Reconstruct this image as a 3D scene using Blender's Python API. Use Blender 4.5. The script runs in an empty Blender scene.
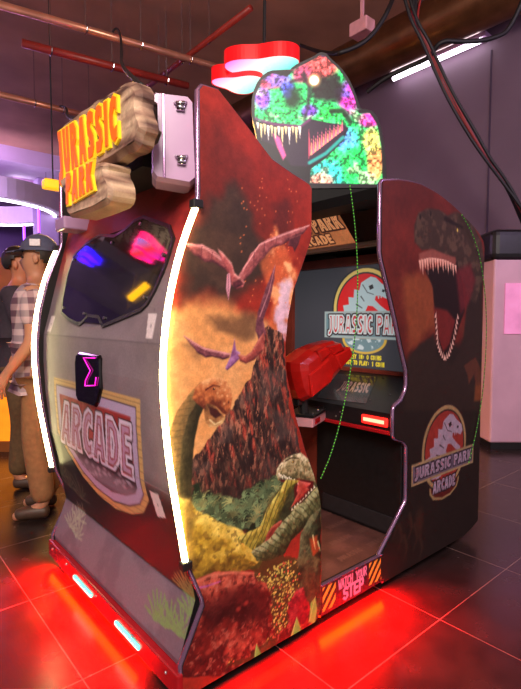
import bpy, bmesh, math, random
import numpy as np
from mathutils import Vector, Matrix
from mathutils.geometry import delaunay_2d_cdt

random.seed(7)
SC = bpy.context.scene
COL = SC.collection
PI = math.pi

# ------------------------------------------------------------------ camera
CAM = np.array([-0.75, -1.235, 1.2])
F, YAW, PITCH = 491.9, 0.7071, -0.05564
CX, CY = 260.5, 344.5
RGT = np.array([math.cos(YAW), -math.sin(YAW), 0.0])
_f = np.array([math.sin(YAW), math.cos(YAW), 0.0])
_u = np.array([0, 0, 1.0])
FWD = _f * math.cos(PITCH) + _u * math.sin(PITCH)
UPV = _u * math.cos(PITCH) - _f * math.sin(PITCH)
cam = bpy.data.cameras.new('camera')
cam.sensor_fit = 'HORIZONTAL'
cam.sensor_width = 36.0
cam.lens = F / 521 * 36.0
cam.clip_start = 0.05
co = bpy.data.objects.new('camera', cam)
COL.objects.link(co)
co.matrix_world = Matrix(((RGT[0], UPV[0], -FWD[0], CAM[0]), (RGT[1], UPV[1], -FWD[1], CAM[1]), (RGT[2], UPV[2], -FWD[2], CAM[2]), (0, 0, 0, 1)))
SC.camera = co

# ------------------------------------------------------------------ world, lights, exposure
W = bpy.data.worlds.new('world')
SC.world = W
W.use_nodes = True
W.node_tree.nodes['Background'].inputs[0].default_value = (0.86, 0.68, 0.70, 1)
W.node_tree.nodes['Background'].inputs[1].default_value = 0.62
SC.view_settings.view_transform = 'Standard'
SC.view_settings.look = 'None'
SC.view_settings.exposure = 0.0
SC.view_settings.gamma = 1.0
SC.view_settings.use_curve_mapping = False


def area_light(name, loc, target, size, power, col, size_y=None):
    l = bpy.data.lights.new(name, 'AREA')
    l.energy = power
    l.color = col
    l.size = size
    if size_y:
        l.shape = 'RECTANGLE'
        l.size_y = size_y
    o = bpy.data.objects.new(name, l)
    COL.objects.link(o)
    o.location = loc
    d = Vector(target) - Vector(loc)
    o.rotation_euler = d.to_track_quat('-Z', 'Y').to_euler()
    return o


area_light('overhead_fill', (-2.2, -2.6, 3.7), (0.3, 0.4, 0.9), 1.6, 250, (1.0, 0.86, 0.76))  # unseen overhead fill added to brighten the cabinet
area_light('purple_wash', (2.6, -2.2, 3.2), (4.6, 1.5, 1.8), 1.4, 45, (0.8, 0.6, 1.0))  # added violet fill to tint the plum wall, no fixture modelled
area_light('far_hall_light', (-0.5, 9.2, 3.9), (1.0, 12.5, 2.0), 2.0, 700, (0.78, 0.5, 1.0))
area_light('amber_wash', (1.3, 3.6, 2.5), (0.1, 2.7, 0.2), 0.6, 240, (1.0, 0.5, 0.12))  # added light giving the people and floor an orange tone


# red strips under the cabinet edges, shining out over the floor
area_light('underglow_rear', (-.024, .72, .046), (-1.0, .60, -.55), .90, 230, (1.0, .0005, .0), .03).rotation_euler = Vector((-.8, 0, -.6)).to_track_quat('-Z', 'Y').to_euler()
for o_ in [bpy.data.objects['underglow_rear']]:
    o_.rotation_euler = Matrix(((0, -.6, .8), (1, 0, 0), (0, .8, .6))).to_euler()
o_ = area_light('underglow_step', (.80, -.006, .050), (.8, -1, -.5), .40, 150, (1.0, .0005, .0), .03)
o_.rotation_euler = Matrix(((-1, 0, 0), (0, -.6, .8), (0, .8, .6))).to_euler()
o_ = area_light('underglow_side', (.32, -.006, .044), (.3, -1, -.5), .5, 26, (1.0, .0004, .0), .03)
o_.rotation_euler = Matrix(((-1, 0, 0), (0, -.6, .8), (0, .8, .6))).to_euler()


# ------------------------------------------------------------------ picture-to-place helpers
def ray(px, py):
    return FWD + (px - CX) / F * RGT - (py - CY) / F * UPV


def at_plane(px, py, axis, val):
    d = ray(px, py)
    return CAM + d * ((val - CAM[axis]) / d[axis])


def at_depth(px, py, depth):
    return CAM + ray(px, py) * depth


def side_xz(pts):                       # near side plane, y = 0 -> (x, z)
    out = []
    for px, py in pts:
        p = at_plane(px, py, 1, 0.0)
        out.append((p[0], p[2]))
    return out


def zoomed(pts, x0, y0, s):
    return [(x0 + x / s, y0 + y / s) for x, y in pts]


# ------------------------------------------------------------------ noise and painting (numpy)
def _hash(ix, iy, seed):
    n = (ix.astype(np.int64) * 374761393 + iy.astype(np.int64) * 668265263 + seed * 974711) & 0x7FFFFFFF
    n = ((n ^ (n >> 13)) * 1274126177) & 0x7FFFFFFF
    n = n ^ (n >> 16)
    return (n & 0xFFFF) / 65535.0


def vnoise(U, V, seed=0):
    iu = np.floor(U); iv = np.floor(V)
    fu = U - iu; fv = V - iv
    fu = fu * fu * (3 - 2 * fu); fv = fv * fv * (3 - 2 * fv)
    a = _hash(iu, iv, seed); b = _hash(iu + 1, iv, seed)
    c = _hash(iu, iv + 1, seed); d = _hash(iu + 1, iv + 1, seed)
    return (a * (1 - fu) + b * fu) * (1 - fv) + (c * (1 - fu) + d * fu) * fv


def fbm(U, V, s, o=4, seed=0):
    t = 0; a = 0.5; n = 0
    for i in range(o):
        t = t + a * vnoise(U * s, V * s, seed + i * 17)
        n += a; a *= 0.55; s *= 2.03
    return t / n


def sm(x, a, b):
    t = np.clip((x - a) / (b - a), 0, 1)
    return t * t * (3 - 2 * t)


class Paint:
    def __init__(self, U, V):
        self.U = np.asarray(U, float); self.V = np.asarray(V, float)
        self.c = np.zeros((len(self.U), 3))

    def fill(self, col):
        self.c[:] = col; return self

    def mix(self, m, col):
        m = np.clip(m, 0, 1)[:, None]
        self.c = self.c * (1 - m) + np.asarray(col, float) * m

    def sd(self, pts, U=None, V=None):
        U = self.U if U is None else U; V = self.V if V is None else V
        pts = np.asarray(pts, float)
        d2 = np.full(len(U), 1e9); ins = np.zeros(len(U), bool)
        n = len(pts)
        for i in range(n):
            a = pts[i]; b = pts[(i + 1) % n]
            e = b - a
            L = e @ e + 1e-12
            t = np.clip(((U - a[0]) * e[0] + (V - a[1]) * e[1]) / L, 0, 1)
            d2 = np.minimum(d2, (U - a[0] - t * e[0]) ** 2 + (V - a[1] - t * e[1]) ** 2)
            if a[1] != b[1]:
                c = (a[1] > V) != (b[1] > V)
                x = (b[0] - a[0]) * (V - a[1]) / (b[1] - a[1]) + a[0]
                ins ^= c & (U < x)
        d = np.sqrt(d2)
        return np.where(ins, -d, d)

    def box(self, pts, pad):
        p = np.asarray(pts, float)
        return np.nonzero((self.U > p[:, 0].min() - pad) & (self.U < p[:, 0].max() + pad) & (self.V > p[:, 1].min() - pad) & (self.V < p[:, 1].max() + pad))[0]

    def mask(self, pts, soft=.003, wob=0, wf=30, seed=0, holes=()):
        m = np.zeros(len(self.U))
        k = self.box(pts, soft * 2 + wob * 2)
        if not len(k):
            return m
        U = self.U[k]; V = self.V[k]
        if wob:
            U, V = U + wob * 2 * (fbm(U, V, wf, 3, seed) - .5), V + wob * 2 * (fbm(U, V, wf, 3, seed + 99) - .5)
        d = self.sd(pts, U, V)
        for h in holes:
            d = np.maximum(d, -self.sd(h, U, V))
        m[k] = 1 - sm(d, -soft, soft)
        return m

    def poly(self, pts, col, soft=.003, alpha=1, wob=0, wf=30, seed=0, holes=()):
        m = self.mask(pts, soft, wob, wf, seed, holes) * alpha
        self.mix(m, col); return m

    def form(self, pts, base, hi, lo, depth, wob=0, wf=30, seed=0, tex=.5, ts=45, light=(-.35, .94), soft=.003, alpha=1, aniso=(1, 1)):
        """A rounded printed shape: pale towards one side, dark towards the other, with skin texture."""
        m = np.zeros(len(self.U)); k = self.box(pts, soft * 2 + wob * 2)
        if not len(k):
            return m
        U = self.U[k]; V = self.V[k]
        if wob:
            U, V = U + wob * 2 * (fbm(U, V, wf, 3, seed) - .5), V + wob * 2 * (fbm(U, V, wf, 3, seed + 99) - .5)
        d = self.sd(pts, U, V); e = .006
        g = (self.sd(pts, U + light[0] * e, V + light[1] * e) - d) / e
        h = np.clip(-d / depth, 0, 1)
        t1 = fbm(U * aniso[0], V * aniso[1], ts, 4, seed + 5); t2 = fbm(U * aniso[0], V * aniso[1], ts * 2.6, 2, seed + 6)
        sh = g * (1 - h) ** .7 + tex * 2.4 * (t1 - .5) + tex * 1.2 * (t2 - .5)
        b_, hi_, lo_ = (np.asarray(x, float) for x in (base, hi, lo))
        c = b_ + np.clip(sh, 0, 1)[:, None] * (hi_ - b_) + np.clip(-sh, 0, 1)[:, None] * (lo_ - b_)
        m[k] = (1 - sm(d, -soft, soft)) * alpha
        self.c[k] = self.c[k] * (1 - m[k][:, None]) + c * m[k][:, None]
        return m

    def line(self, pts, w0, w1, col, soft=.002, alpha=1):
        k = self.box(pts, max(w0, w1) + soft * 2)
        if not len(k):
            return
        U = self.U[k]; V = self.V[k]
        m = np.zeros(len(k)); n = len(pts) - 1
        for i in range(n):
            a = np.asarray(pts[i], float); b = np.asarray(pts[i + 1], float)
            e = b - a; L = e @ e + 1e-12
            t = np.clip(((U - a[0]) * e[0] + (V - a[1]) * e[1]) / L, 0, 1)
            d = np.hypot(U - a[0] - t * e[0], V - a[1] - t * e[1])
            w = w0 + (w1 - w0) * (i + t) / n
            m = np.maximum(m, 1 - sm(d - w, -soft, soft))
        M = np.zeros(len(self.U)); M[k] = m * alpha
        self.mix(M, col)

    def blob(self, c, rx, ry, col, alpha=1, p=1.0, rot=0):
        du = self.U - c[0]; dv = self.V - c[1]
        if rot:
            du, dv = du * math.cos(rot) + dv * math.sin(rot), -du * math.sin(rot) + dv * math.cos(rot)
        d = np.sqrt((du / rx) ** 2 + (dv / ry) ** 2)
        self.mix((1 - sm(d, 0.25 * p, 1.0)) * alpha, col)

    def mottle(self, s, amt, seed=0, m=None):
        n = 1 + amt * 2 * (fbm(self.U, self.V, s, 4, seed) - .5)
        if m is not None:
            n = 1 + (n - 1) * m
        self.c = self.c * n[:, None]

    def linear(self):
        c = np.clip(self.c / 255.0, 0, 1)
        return np.where(c <= .04045, c / 12.92, ((c + .055) / 1.055) ** 2.4)


# ------------------------------------------------------------------ lettering
GLYPH = {
    'J': (.64, [(.16, 1), (.62, 1), (.6, .15), (.45, -.05), (.2, -.15), (0, -.12), (.05, .12), (.2, .12), (.28, .25), (.28, .82), (.18, .84)], []),
    'U': (.76, [(0, 1), (.3, 1), (.3, .35), (.38, .24), (.46, .35), (.46, 1), (.76, 1), (.74, .25), (.6, .03), (.38, -.02), (.16, .03), (.02, .25)], []),
    'R': (.80, [(0, 1), (.5, 1), (.72, .85), (.72, .6), (.55, .48), (.8, 0), (.46, 0), (.32, .38), (.29, .38), (.29, 0), (0, 0)], [[(.28, .8), (.42, .78), (.44, .65), (.28, .58)]]),
    'A': (.82, [(.24, 1), (.58, 1), (.82, 0), (.53, 0), (.49, .2), (.33, .2), (.29, 0), (0, 0)], [[(.36, .4), (.47, .4), (.415, .74)]]),
    'S': (.72, [(.7, .95), (.68, .7), (.42, .76), (.34, .68), (.66, .45), (.7, .2), (.5, 0), (.05, 0), (.03, .26), (.32, .24), (.38, .32), (.08, .52), (.02, .8), (.2, 1), (.45, 1.02)], []),
    'I': (.32, [(0, 1), (.32, 1), (.3, 0), (.02, 0)], []),
    'C': (.66, [(.66, .95), (.66, .66), (.45, .74), (.32, .6), (.32, .4), (.45, .26), (.66, .34), (.66, .05), (.4, -.02), (.14, .1), (0, .35), (0, .65), (.14, .9), (.4, 1.02)], []),
    'P': (.72, [(0, 1), (.5, 1), (.72, .85), (.72, .55), (.52, .4), (.3, .4), (.3, 0), (0, 0)], [[(.29, .8), (.42, .78), (.44, .66), (.29, .6)]]),
    'K': (.82, [(0, 1), (.3, 1), (.3, .62), (.5, 1), (.82, 1), (.54, .55), (.82, 0), (.48, 0), (.3, .4), (.3, 0), (0, 0)], []),
    'D': (.76, [(0, 1), (.4, 1), (.7, .8), (.76, .5), (.7, .2), (.4, 0), (0, 0)], [[(.27, .76), (.38, .74), (.46, .5), (.38, .26), (.27, .24)]]),
    'E': (.62, [(0, 1), (.62, 1), (.6, .76), (.3, .76), (.3, .62), (.55, .62), (.55, .4), (.3, .4), (.3, .24), (.62, .24), (.62, 0), (0, 0)], []),
    ' ': (.4, [], []),
}
STROKE = {
    'A': [[(0, 0), (.5, 1), (1, 0)], [(.2, .38), (.8, .38)]], 'C': [[(1, .85), (.6, 1), (.1, .8), (.1, .2), (.6, 0), (1, .15)]],
    'E': [[(1, 1), (.1, 1), (.1, 0), (1, 0)], [(.1, .5), (.8, .5)]], 'H': [[(.1, 0), (.1, 1)], [(.9, 0), (.9, 1)], [(.1, .5), (.9, .5)]],
    'I': [[(.5, 0), (.5, 1)]], 'L': [[(.1, 1), (.1, 0), (.9, 0)]], 'M': [[(0, 0), (.1, 1), (.5, .4), (.9, 1), (1, 0)]],
    'N': [[(.1, 0), (.1, 1), (.9, 0), (.9, 1)]], 'O': [[(.5, 1), (.05, .75), (.05, .25), (.5, 0), (.95, .25), (.95, .75), (.5, 1)]],
    'P': [[(.1, 0), (.1, 1), (.8, 1), (.95, .75), (.8, .5), (.1, .5)]], 'R': [[(.1, 0), (.1, 1), (.8, 1), (.95, .75), (.8, .5), (.1, .5)], [(.5, .5), (1, 0)]],
    'S': [[(.95, .85), (.5, 1), (.05, .8), (.15, .55), (.85, .45), (.95, .2), (.5, 0), (.05, .15)]], 'T': [[(0, 1), (1, 1)], [(.5, 1), (.5, 0)]],
    'U': [[(.1, 1), (.1, .2), (.5, 0), (.9, .2), (.9, 1)]], 'W': [[(0, 1), (.25, 0), (.5, .6), (.75, 0), (1, 1)]], 'Y': [[(0, 1), (.5, .5), (1, 1)], [(.5, .5), (.5, 0)]],
    '0': [[(.5, 1), (.1, .75), (.1, .25), (.5, 0), (.9, .25), (.9, .75), (.5, 1)]], '1': [[(.3, .8), (.55, 1), (.55, 0)]], ':': [[(.5, .7), (.5, .66)], [(.5, .3), (.5, .26)]], ' ': [],
}


def quad_map(q):
    (ax, ay), (bx, by), (cx, cy), (dx, dy) = q          # bottom-left, bottom-right, top-right, top-left
    def f(u, v):
        return ((ax * (1 - u) + bx * u) * (1 - v) + (dx * (1 - u) + cx * u) * v, (ay * (1 - u) + by * u) * (1 - v) + (dy * (1 - u) + cy * u) * v)
    return f


def word_polys(s, gap=.1):
    x = 0; out = []
    for ch in s:
        w, o, h = GLYPH[ch]
        if o:
            out.append(([(x + a, b) for a, b in o], [[(x + a, b) for a, b in hh] for hh in h]))
        x += w + gap
    T = x - gap
    return [([(a / T, b) for a, b in o], [[(a / T, b) for a, b in hh] for hh in h]) for o, h in out]


def paint_word(p, s, quad, layers, gap=.1):
    """layers: list of (grow, colour), largest first, grow in the surface's own metres."""
    f = quad_map(quad)
    W = [([f(a, b) for a, b in o], [[f(a, b) for a, b in hh] for hh in h]) for o, h in word_polys(s, gap)]
    for g, col in layers:
        for o, h in W:
            k = p.box(o, abs(g) + .01)
            if not len(k):
                continue
            d = p.sd(o, p.U[k], p.V[k])
            for hh in h:
                d = np.maximum(d, -p.sd(hh, p.U[k], p.V[k]))
            m = np.zeros(len(p.U)); m[k] = 1 - sm(d - g, -.002, .002)
            p.mix(m, col)


def paint_strokes(p, s, quad, w, col, gap=.35, soft=.0015):
    f = quad_map(quad); T = len(s) * (1 + gap) - gap
    for i, ch in enumerate(s):
        for st in STROKE[ch]:
            p.line([f((i * (1 + gap) + a) / T, b) for a, b in st], w, w, col, soft)


# ------------------------------------------------------------------ materials
def srgb(c):
    return tuple(((x / 255) / 12.92 if x / 255 <= .04045 else ((x / 255 + .055) / 1.055) ** 2.4) for x in c)


def mat(name, col, rough=.5, metal=0, noise=0, nscale=20, emit=None, estr=0, spec=.5, coat=0, stretch=(1, 1, 1), bump=0):
    m = bpy.data.materials.new(name)
    m.use_nodes = True
    nt = m.node_tree; b = nt.nodes['Principled BSDF']
    c = srgb(col)
    b.inputs['Base Color'].default_value = (*c, 1)
    b.inputs['Roughness'].default_value = rough
    b.inputs['Metallic'].default_value = metal
    b.inputs['Specular IOR Level'].default_value = spec
    b.inputs['Coat Weight'].default_value = coat
    if emit:
        b.inputs['Emission Color'].default_value = (*srgb(emit), 1)
        b.inputs['Emission Strength'].default_value = estr
    if noise or bump:
        tc = nt.nodes.new('ShaderNodeTexCoord'); mp = nt.nodes.new('ShaderNodeMapping')
        mp.inputs['Scale'].default_value = stretch
        nz = nt.nodes.new('ShaderNodeTexNoise'); nz.inputs['Scale'].default_value = nscale; nz.inputs['Detail'].default_value = 5
        nt.links.new(tc.outputs['Object'], mp.inputs[0]); nt.links.new(mp.outputs[0], nz.inputs['Vector'])
        if noise:
            rp = nt.nodes.new('ShaderNodeValToRGB')
            rp.color_ramp.elements[0].position = .3; rp.color_ramp.elements[1].position = .7
            rp.color_ramp.elements[0].color = (*[x * (1 - noise) for x in c], 1)
            rp.color_ramp.elements[1].color = (*[min(1, x * (1 + noise)) for x in c], 1)
            nt.links.new(nz.outputs['Fac'], rp.inputs[0]); nt.links.new(rp.outputs[0], b.inputs['Base Color'])
        if bump:
            bp = nt.nodes.new('ShaderNodeBump'); bp.inputs['Strength'].default_value = bump; bp.inputs['Distance'].default_value = .01
            nt.links.new(nz.outputs['Fac'], bp.inputs['Height']); nt.links.new(bp.outputs[0], b.inputs['Normal'])
    return m


def print_mat(name, rough=.4, estr=0, spec=.4, coat=0, grain=.12, albedo=1.0):
    """Printed surface: colour attribute 'print' broken up by a fine noise."""
    m = bpy.data.materials.new(name); m.use_nodes = True
    nt = m.node_tree; b = nt.nodes['Principled BSDF']
    at = nt.nodes.new('ShaderNodeAttribute'); at.attribute_name = 'print'
    tc = nt.nodes.new('ShaderNodeTexCoord')
    nz = nt.nodes.new('ShaderNodeTexNoise'); nz.inputs['Scale'].default_value = 160; nz.inputs['Detail'].default_value = 3
    mr = nt.nodes.new('ShaderNodeMapRange'); mr.inputs['From Min'].default_value = .25; mr.inputs['From Max'].default_value = .75
    mr.inputs['To Min'].default_value = (1 - grain) * albedo; mr.inputs['To Max'].default_value = (1 + grain) * albedo
    mx = nt.nodes.new('ShaderNodeVectorMath'); mx.operation = 'SCALE'
    nt.links.new(tc.outputs['Object'], nz.inputs['Vector']); nt.links.new(nz.outputs['Fac'], mr.inputs['Value'])
    nt.links.new(at.outputs['Color'], mx.inputs[0]); nt.links.new(mr.outputs[0], mx.inputs['Scale'])
    nt.links.new(mx.outputs[0], b.inputs['Base Color'])
    b.inputs['Roughness'].default_value = rough; b.inputs['Specular IOR Level'].default_value = spec; b.inputs['Coat Weight'].default_value = coat
    b.inputs['Coat Roughness'].default_value = .08
    if estr:
        nt.links.new(mx.outputs[0], b.inputs['Emission Color']); b.inputs['Emission Strength'].default_value = estr
    return m


M = {
    'print': print_mat('printed_vinyl', .45, spec=.25),
    'print_dim': print_mat('printed_laminate', .4, spec=.3),
    'shell_print': print_mat('printed_rear_shell', .42, spec=.2),
    'backlit': print_mat('backlit_print', .35, estr=.95, spec=.2),
    'screen': print_mat('lcd_picture', .12, estr=.62, spec=.4, grain=.02, albedo=.8),
    'header': print_mat('lit_header_print', .3, estr=.75),
    'black': mat('black_laminate', (24, 22, 24), .35, noise=.25, nscale=40),
    'hood_black': mat('matt_black_hood', (9, 9, 10), .6, noise=.2, nscale=20, spec=.2),
    'dark': mat('charcoal_paint', (38, 34, 37), .5, noise=.2, nscale=30),
    'black_gloss': mat('gloss_black', (12, 11, 13), .08, spec=.6),
    'trim': mat('violet_chrome_trim', (168, 130, 168), .16, metal=.75, noise=.15, nscale=14),
    'led': mat('led_diffuser', (255, 250, 225), .5, emit=(255, 238, 165), estr=26),
    'red_gloss': mat('red_gloss_plastic', (170, 22, 30), .2, noise=.15, nscale=12, coat=.4),
    'maroon': mat('maroon_panel', (136, 54, 40), .5, noise=.2, nscale=14),
    'cyan': mat('cyan_light', (120, 255, 235), .4, emit=(90, 255, 225), estr=2.2),
    'magenta': mat('magenta_reflection', (255, 40, 220), .4, emit=(255, 20, 200), estr=1.2),  # emission standing in for a reflected neon line
    'red_tube': mat('red_led_tube', (255, 60, 20), .5, emit=(255, 20, 0), estr=40),
    'red_sign': mat('red_lit_button', (255, 60, 50), .4, emit=(255, 24, 18), estr=2),
    'warm_text': mat('pale_lit_text', (255, 200, 170), .4, emit=(255, 170, 130), estr=1.6),
    'wood_dark': mat('dark_wood', (74, 52, 46), .6, noise=.5, nscale=10, stretch=(2, 2, 14), bump=.5),
    'lilac_plastic': mat('pale_lilac_plastic', (178, 140, 176), .25, noise=.05, nscale=6, coat=.3),
    'chrome': mat('chrome', (210, 205, 212), .15, metal=1, noise=.1, nscale=30),
    'screw': mat('dull_screw_steel', (150, 145, 150), .3, metal=1, noise=.1, nscale=90),
    'yellow_letter': mat('yellow_letter_glow_paint', (255, 218, 40), .4, noise=.06, nscale=20, emit=(255, 200, 20), estr=.2),  # faint emission added so the painted rims look brightly lit
    'orange_letter': mat('orange_letter_glow_paint', (244, 110, 18), .4, noise=.14, nscale=9, emit=(255, 90, 8), estr=.3),  # glow put into the paint to brighten the letter faces
    'gun_red': mat('red_gun_plastic', (190, 26, 22), .3, noise=.18, nscale=16, coat=.3),
    'pink_metal': mat('pale_pink_metal', (212, 150, 158), .35, noise=.1, nscale=20),
    'beige': mat('tan_lip', (150, 130, 104), .35, noise=.15, nscale=8),
    'rubber': mat('black_rubber', (20, 18, 20), .55, noise=.2, nscale=40),
    'red_cable': mat('red_cable_jacket', (150, 40, 40), .4, noise=.15, nscale=30),
    'copper': mat('copper_pipe', (226, 158, 128), .3, metal=.6, noise=.2, nscale=6),
    'red_pipe': mat('red_pipe_paint', (150, 44, 34), .4, noise=.2, nscale=6),
    'duct': mat('brown_duct_metal', (122, 80, 52), .3, metal=.7, noise=.25, nscale=5, bump=.25),
    'vinyl_seat': mat('black_seat_vinyl', (30, 26, 28), .4, noise=.2, nscale=60, bump=.1),
    'tube': mat('fluorescent_tube', (250, 245, 255), .4, emit=(250, 240, 255), estr=7),
    'purple_tube': mat('violet_neon_tube', (170, 90, 255), .4, emit=(130, 50, 255), estr=4),
    'green_led': mat('green_led_bead', (120, 255, 60), .4, emit=(96, 200, 50), estr=.22),
    'green_wire': mat('green_wire_jacket', (40, 90, 40), .5, noise=.2, nscale=50),
}


# ------------------------------------------------------------------ mesh helpers
def tag(o, label=None, cat=None, group=None, kind=None):
    if label: o['label'] = label
    if cat: o['category'] = cat
    if group: o['group'] = group
    if kind: o['kind'] = kind
    return o


def empty(name, loc, label, cat, group=None):
    o = bpy.data.objects.new(name, None)
    COL.objects.link(o)
    o.location = loc; o.empty_display_size = .1
    return tag(o, label, cat, group)


def finish(name, me, mats, parent, smooth=False):
    for m in (mats if isinstance(mats, (list, tuple)) else [mats]):
        me.materials.append(m)
    if smooth:
        for f in me.polygons: f.use_smooth = True
    o = bpy.data.objects.new(name, me)
    COL.objects.link(o)
    if parent is not None:
        o.parent = parent
        wp = Vector((0, 0, 0)); q = parent
        while q is not None:
            wp += q.location; q = q.parent
        o.location = -wp if parent.parent is None else Vector((0, 0, 0))
        if parent.parent is not None:
            o.location = -wp
    return o


class MB:
    """Collects shapes in world coordinates, then links them as one mesh object."""
    def __init__(self):
        self.v = []; self.f = []; self.mi = []; self.col = None

    def add(self, v, f, mi=0):
        o = len(self.v)
        self.v += [tuple(map(float, p)) for p in v]
        self.f += [tuple(i + o for i in q) for q in f]
        self.mi += [mi] * len(f)
        return self

    def box(self, a, b, mi=0, rot=None, bevel=0):
        (x0, y0, z0), (x1, y1, z1) = a, b
        if bevel:
            bm = bmesh.new()
            bmesh.ops.create_cube(bm, size=1)
            for v in bm.verts:
                v.co = Vector(((x0 + x1) / 2 + v.co.x * (x1 - x0), (y0 + y1) / 2 + v.co.y * (y1 - y0), (z0 + z1) / 2 + v.co.z * (z1 - z0)))
            bmesh.ops.bevel(bm, geom=bm.edges[:], offset=bevel, segments=3, affect='EDGES', profile=.5)
            bm.verts.index_update()
            v = [p.co.copy() for p in bm.verts]; f = [[q.index for q in g.verts] for g in bm.faces]
            bm.free()
        else:
            v = [Vector(p) for p in ((x0, y0, z0), (x1, y0, z0), (x1, y1, z0), (x0, y1, z0), (x0, y0, z1), (x1, y0, z1), (x1, y1, z1), (x0, y1, z1))]
            f = [(3, 2, 1, 0), (4, 5, 6, 7), (0, 1, 5, 4), (1, 2, 6, 5), (2, 3, 7, 6), (3, 0, 4, 7)]
        if rot is not None:
            v = [rot @ p for p in v]
        return self.add(v, f, mi)

    def prism(self, pts, place, t0, t1, mi=0, bevel=0):
        """pts: 2-D outline; place(u, v, t) -> 3-D."""
        n = len(pts)
        if bevel:
            c = offset_poly(pts, -bevel)
            rings = [[place(a, b, t0) for a, b in c], [place(a, b, t0 + (bevel if t1 > t0 else -bevel)) for a, b in pts], [place(a, b, t1) for a, b in pts]]
        else:
            rings = [[place(a, b, t0) for a, b in pts], [place(a, b, t1) for a, b in pts]]
        v = [p for r in rings for p in r]
        f = []
        for k in range(len(rings) - 1):
            for i in range(n):
                j = (i + 1) % n
                f.append((k * n + i, k * n + j, (k + 1) * n + j, (k + 1) * n + i))
        f.append(tuple(range(n))[::-1]); f.append(tuple(range((len(rings) - 1) * n, len(rings) * n)))
        return self.add(v, f, mi)

    def tube(self, path, r, n=8, mi=0, closed=False, r2=None):
        P = [Vector(p) for p in path]
        m = len(P); v = []; f = []
        prev = None
        for i, p in enumerate(P):
            a = P[i - 1] if (i or closed) else p
            b = P[(i + 1) % m] if (i < m - 1 or closed) else p
            t = (b - a)
            t = t.normalized() if t.length > 1e-9 else Vector((0, 0, 1))
            if prev is None:
                s = Vector((0, 0, 1)) if abs(t.z) < .9 else Vector((1, 0, 0))
                x = t.cross(s).normalized()
            else:
                x = (prev - t * prev.dot(t)).normalized()
            prev = x
            y = t.cross(x)
            rr = r if r2 is None else r + (r2 - r) * i / max(1, m - 1)
            for k in range(n):
                an = 2 * PI * k / n
                v.append(p + x * math.cos(an) * rr + y * math.sin(an) * rr)
        for i in range(m if closed else m - 1):
            j = (i + 1) % m
            for k in range(n):
                l = (k + 1) % n
                f.append((i * n + k, i * n + l, j * n + l, j * n + k))
        if not closed:
            f.append(tuple(range(n))[::-1]); f.append(tuple(range((m - 1) * n, m * n)))
        return self.add(v, f, mi)

    def cyl(self, a, b, r, n=16, mi=0, r2=None):
        return self.tube([a, b], r, n, mi, r2=r2)

    def ball(self, c, rx, ry=None, rz=None, n=12, mi=0):
        ry = ry or rx; rz = rz or rx
        v = []; f = []
        for i in range(n + 1):
            th = PI * i / n
            for k in range(2 * n):
                ph = PI * k / n
                v.append((c[0] + rx * math.sin(th) * math.cos(ph), c[1] + ry * math.sin(th) * math.sin(ph), c[2] + rz * math.cos(th)))
        for i in range(n):
            for k in range(2 * n):
                l = (k + 1) % (2 * n)
                f.append((i * 2 * n + k, (i + 1) * 2 * n + k, (i + 1) * 2 * n + l, i * 2 * n + l))
        return self.add(v, f, mi)

    def grid(self, V, nu, nv, mi=0):
        return self.add(V, [(j * nu + i, j * nu + i + 1, (j + 1) * nu + i + 1, (j + 1) * nu + i) for j in range(nv - 1) for i in range(nu - 1)], mi)

    def build(self, name, mats, parent=None, smooth=False, colors=None, fix=True):
        me = bpy.data.meshes.new(name)
        me.from_pydata(self.v, [], self.f)
        me.polygons.foreach_set('material_index', self.mi)
        if colors is not None:
            c = np.ones((len(self.v), 4), np.float32)
            c[:len(colors), :3] = colors
            at = me.attributes.new('print', 'FLOAT_COLOR', 'POINT')
            at.data.foreach_set('color', c.ravel())
        if fix:
            bm = bmesh.new(); bm.from_mesh(me)
            bmesh.ops.recalc_face_normals(bm, faces=bm.faces[:])
            bm.to_mesh(me); bm.free()
        me.update()
        return finish(name, me, mats, parent, smooth)


def area2(pts):
    return sum(a[0] * b[1] - b[0] * a[1] for a, b in zip(pts, pts[1:] + pts[:1]))


def offset_poly(pts, d):
    pts = [tuple(p) for p in pts]
    s = 1 if area2(pts) > 0 else -1
    out = []; n = len(pts)
    for i in range(n):
        a = np.array(pts[i - 1]); b = np.array(pts[i]); c = np.array(pts[(i + 1) % n])
        e1 = b - a; e2 = c - b
        e1 = e1 / (np.hypot(*e1) + 1e-9); e2 = e2 / (np.hypot(*e2) + 1e-9)
        n1 = np.array([e1[1], -e1[0]]) * s; n2 = np.array([e2[1], -e2[0]]) * s
        k = 1 + n1 @ n2
        m = (n1 + n2) / max(k, .5)
        out.append(tuple(b + m * d))
    return out


def smooth_poly(pts, it=2, closed=True):
    for _ in range(it):
        q = []
        n = len(pts)
        for i in range(n if closed else n - 1):
            a = pts[i]; b = pts[(i + 1) % n]
            q.append(tuple(a[k] * .75 + b[k] * .25 for k in range(len(a))))
            q.append(tuple(a[k] * .25 + b[k] * .75 for k in range(len(a))))
        if not closed:
            q = [pts[0]] + q + [pts[-1]]
        pts = q
    return pts


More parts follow.
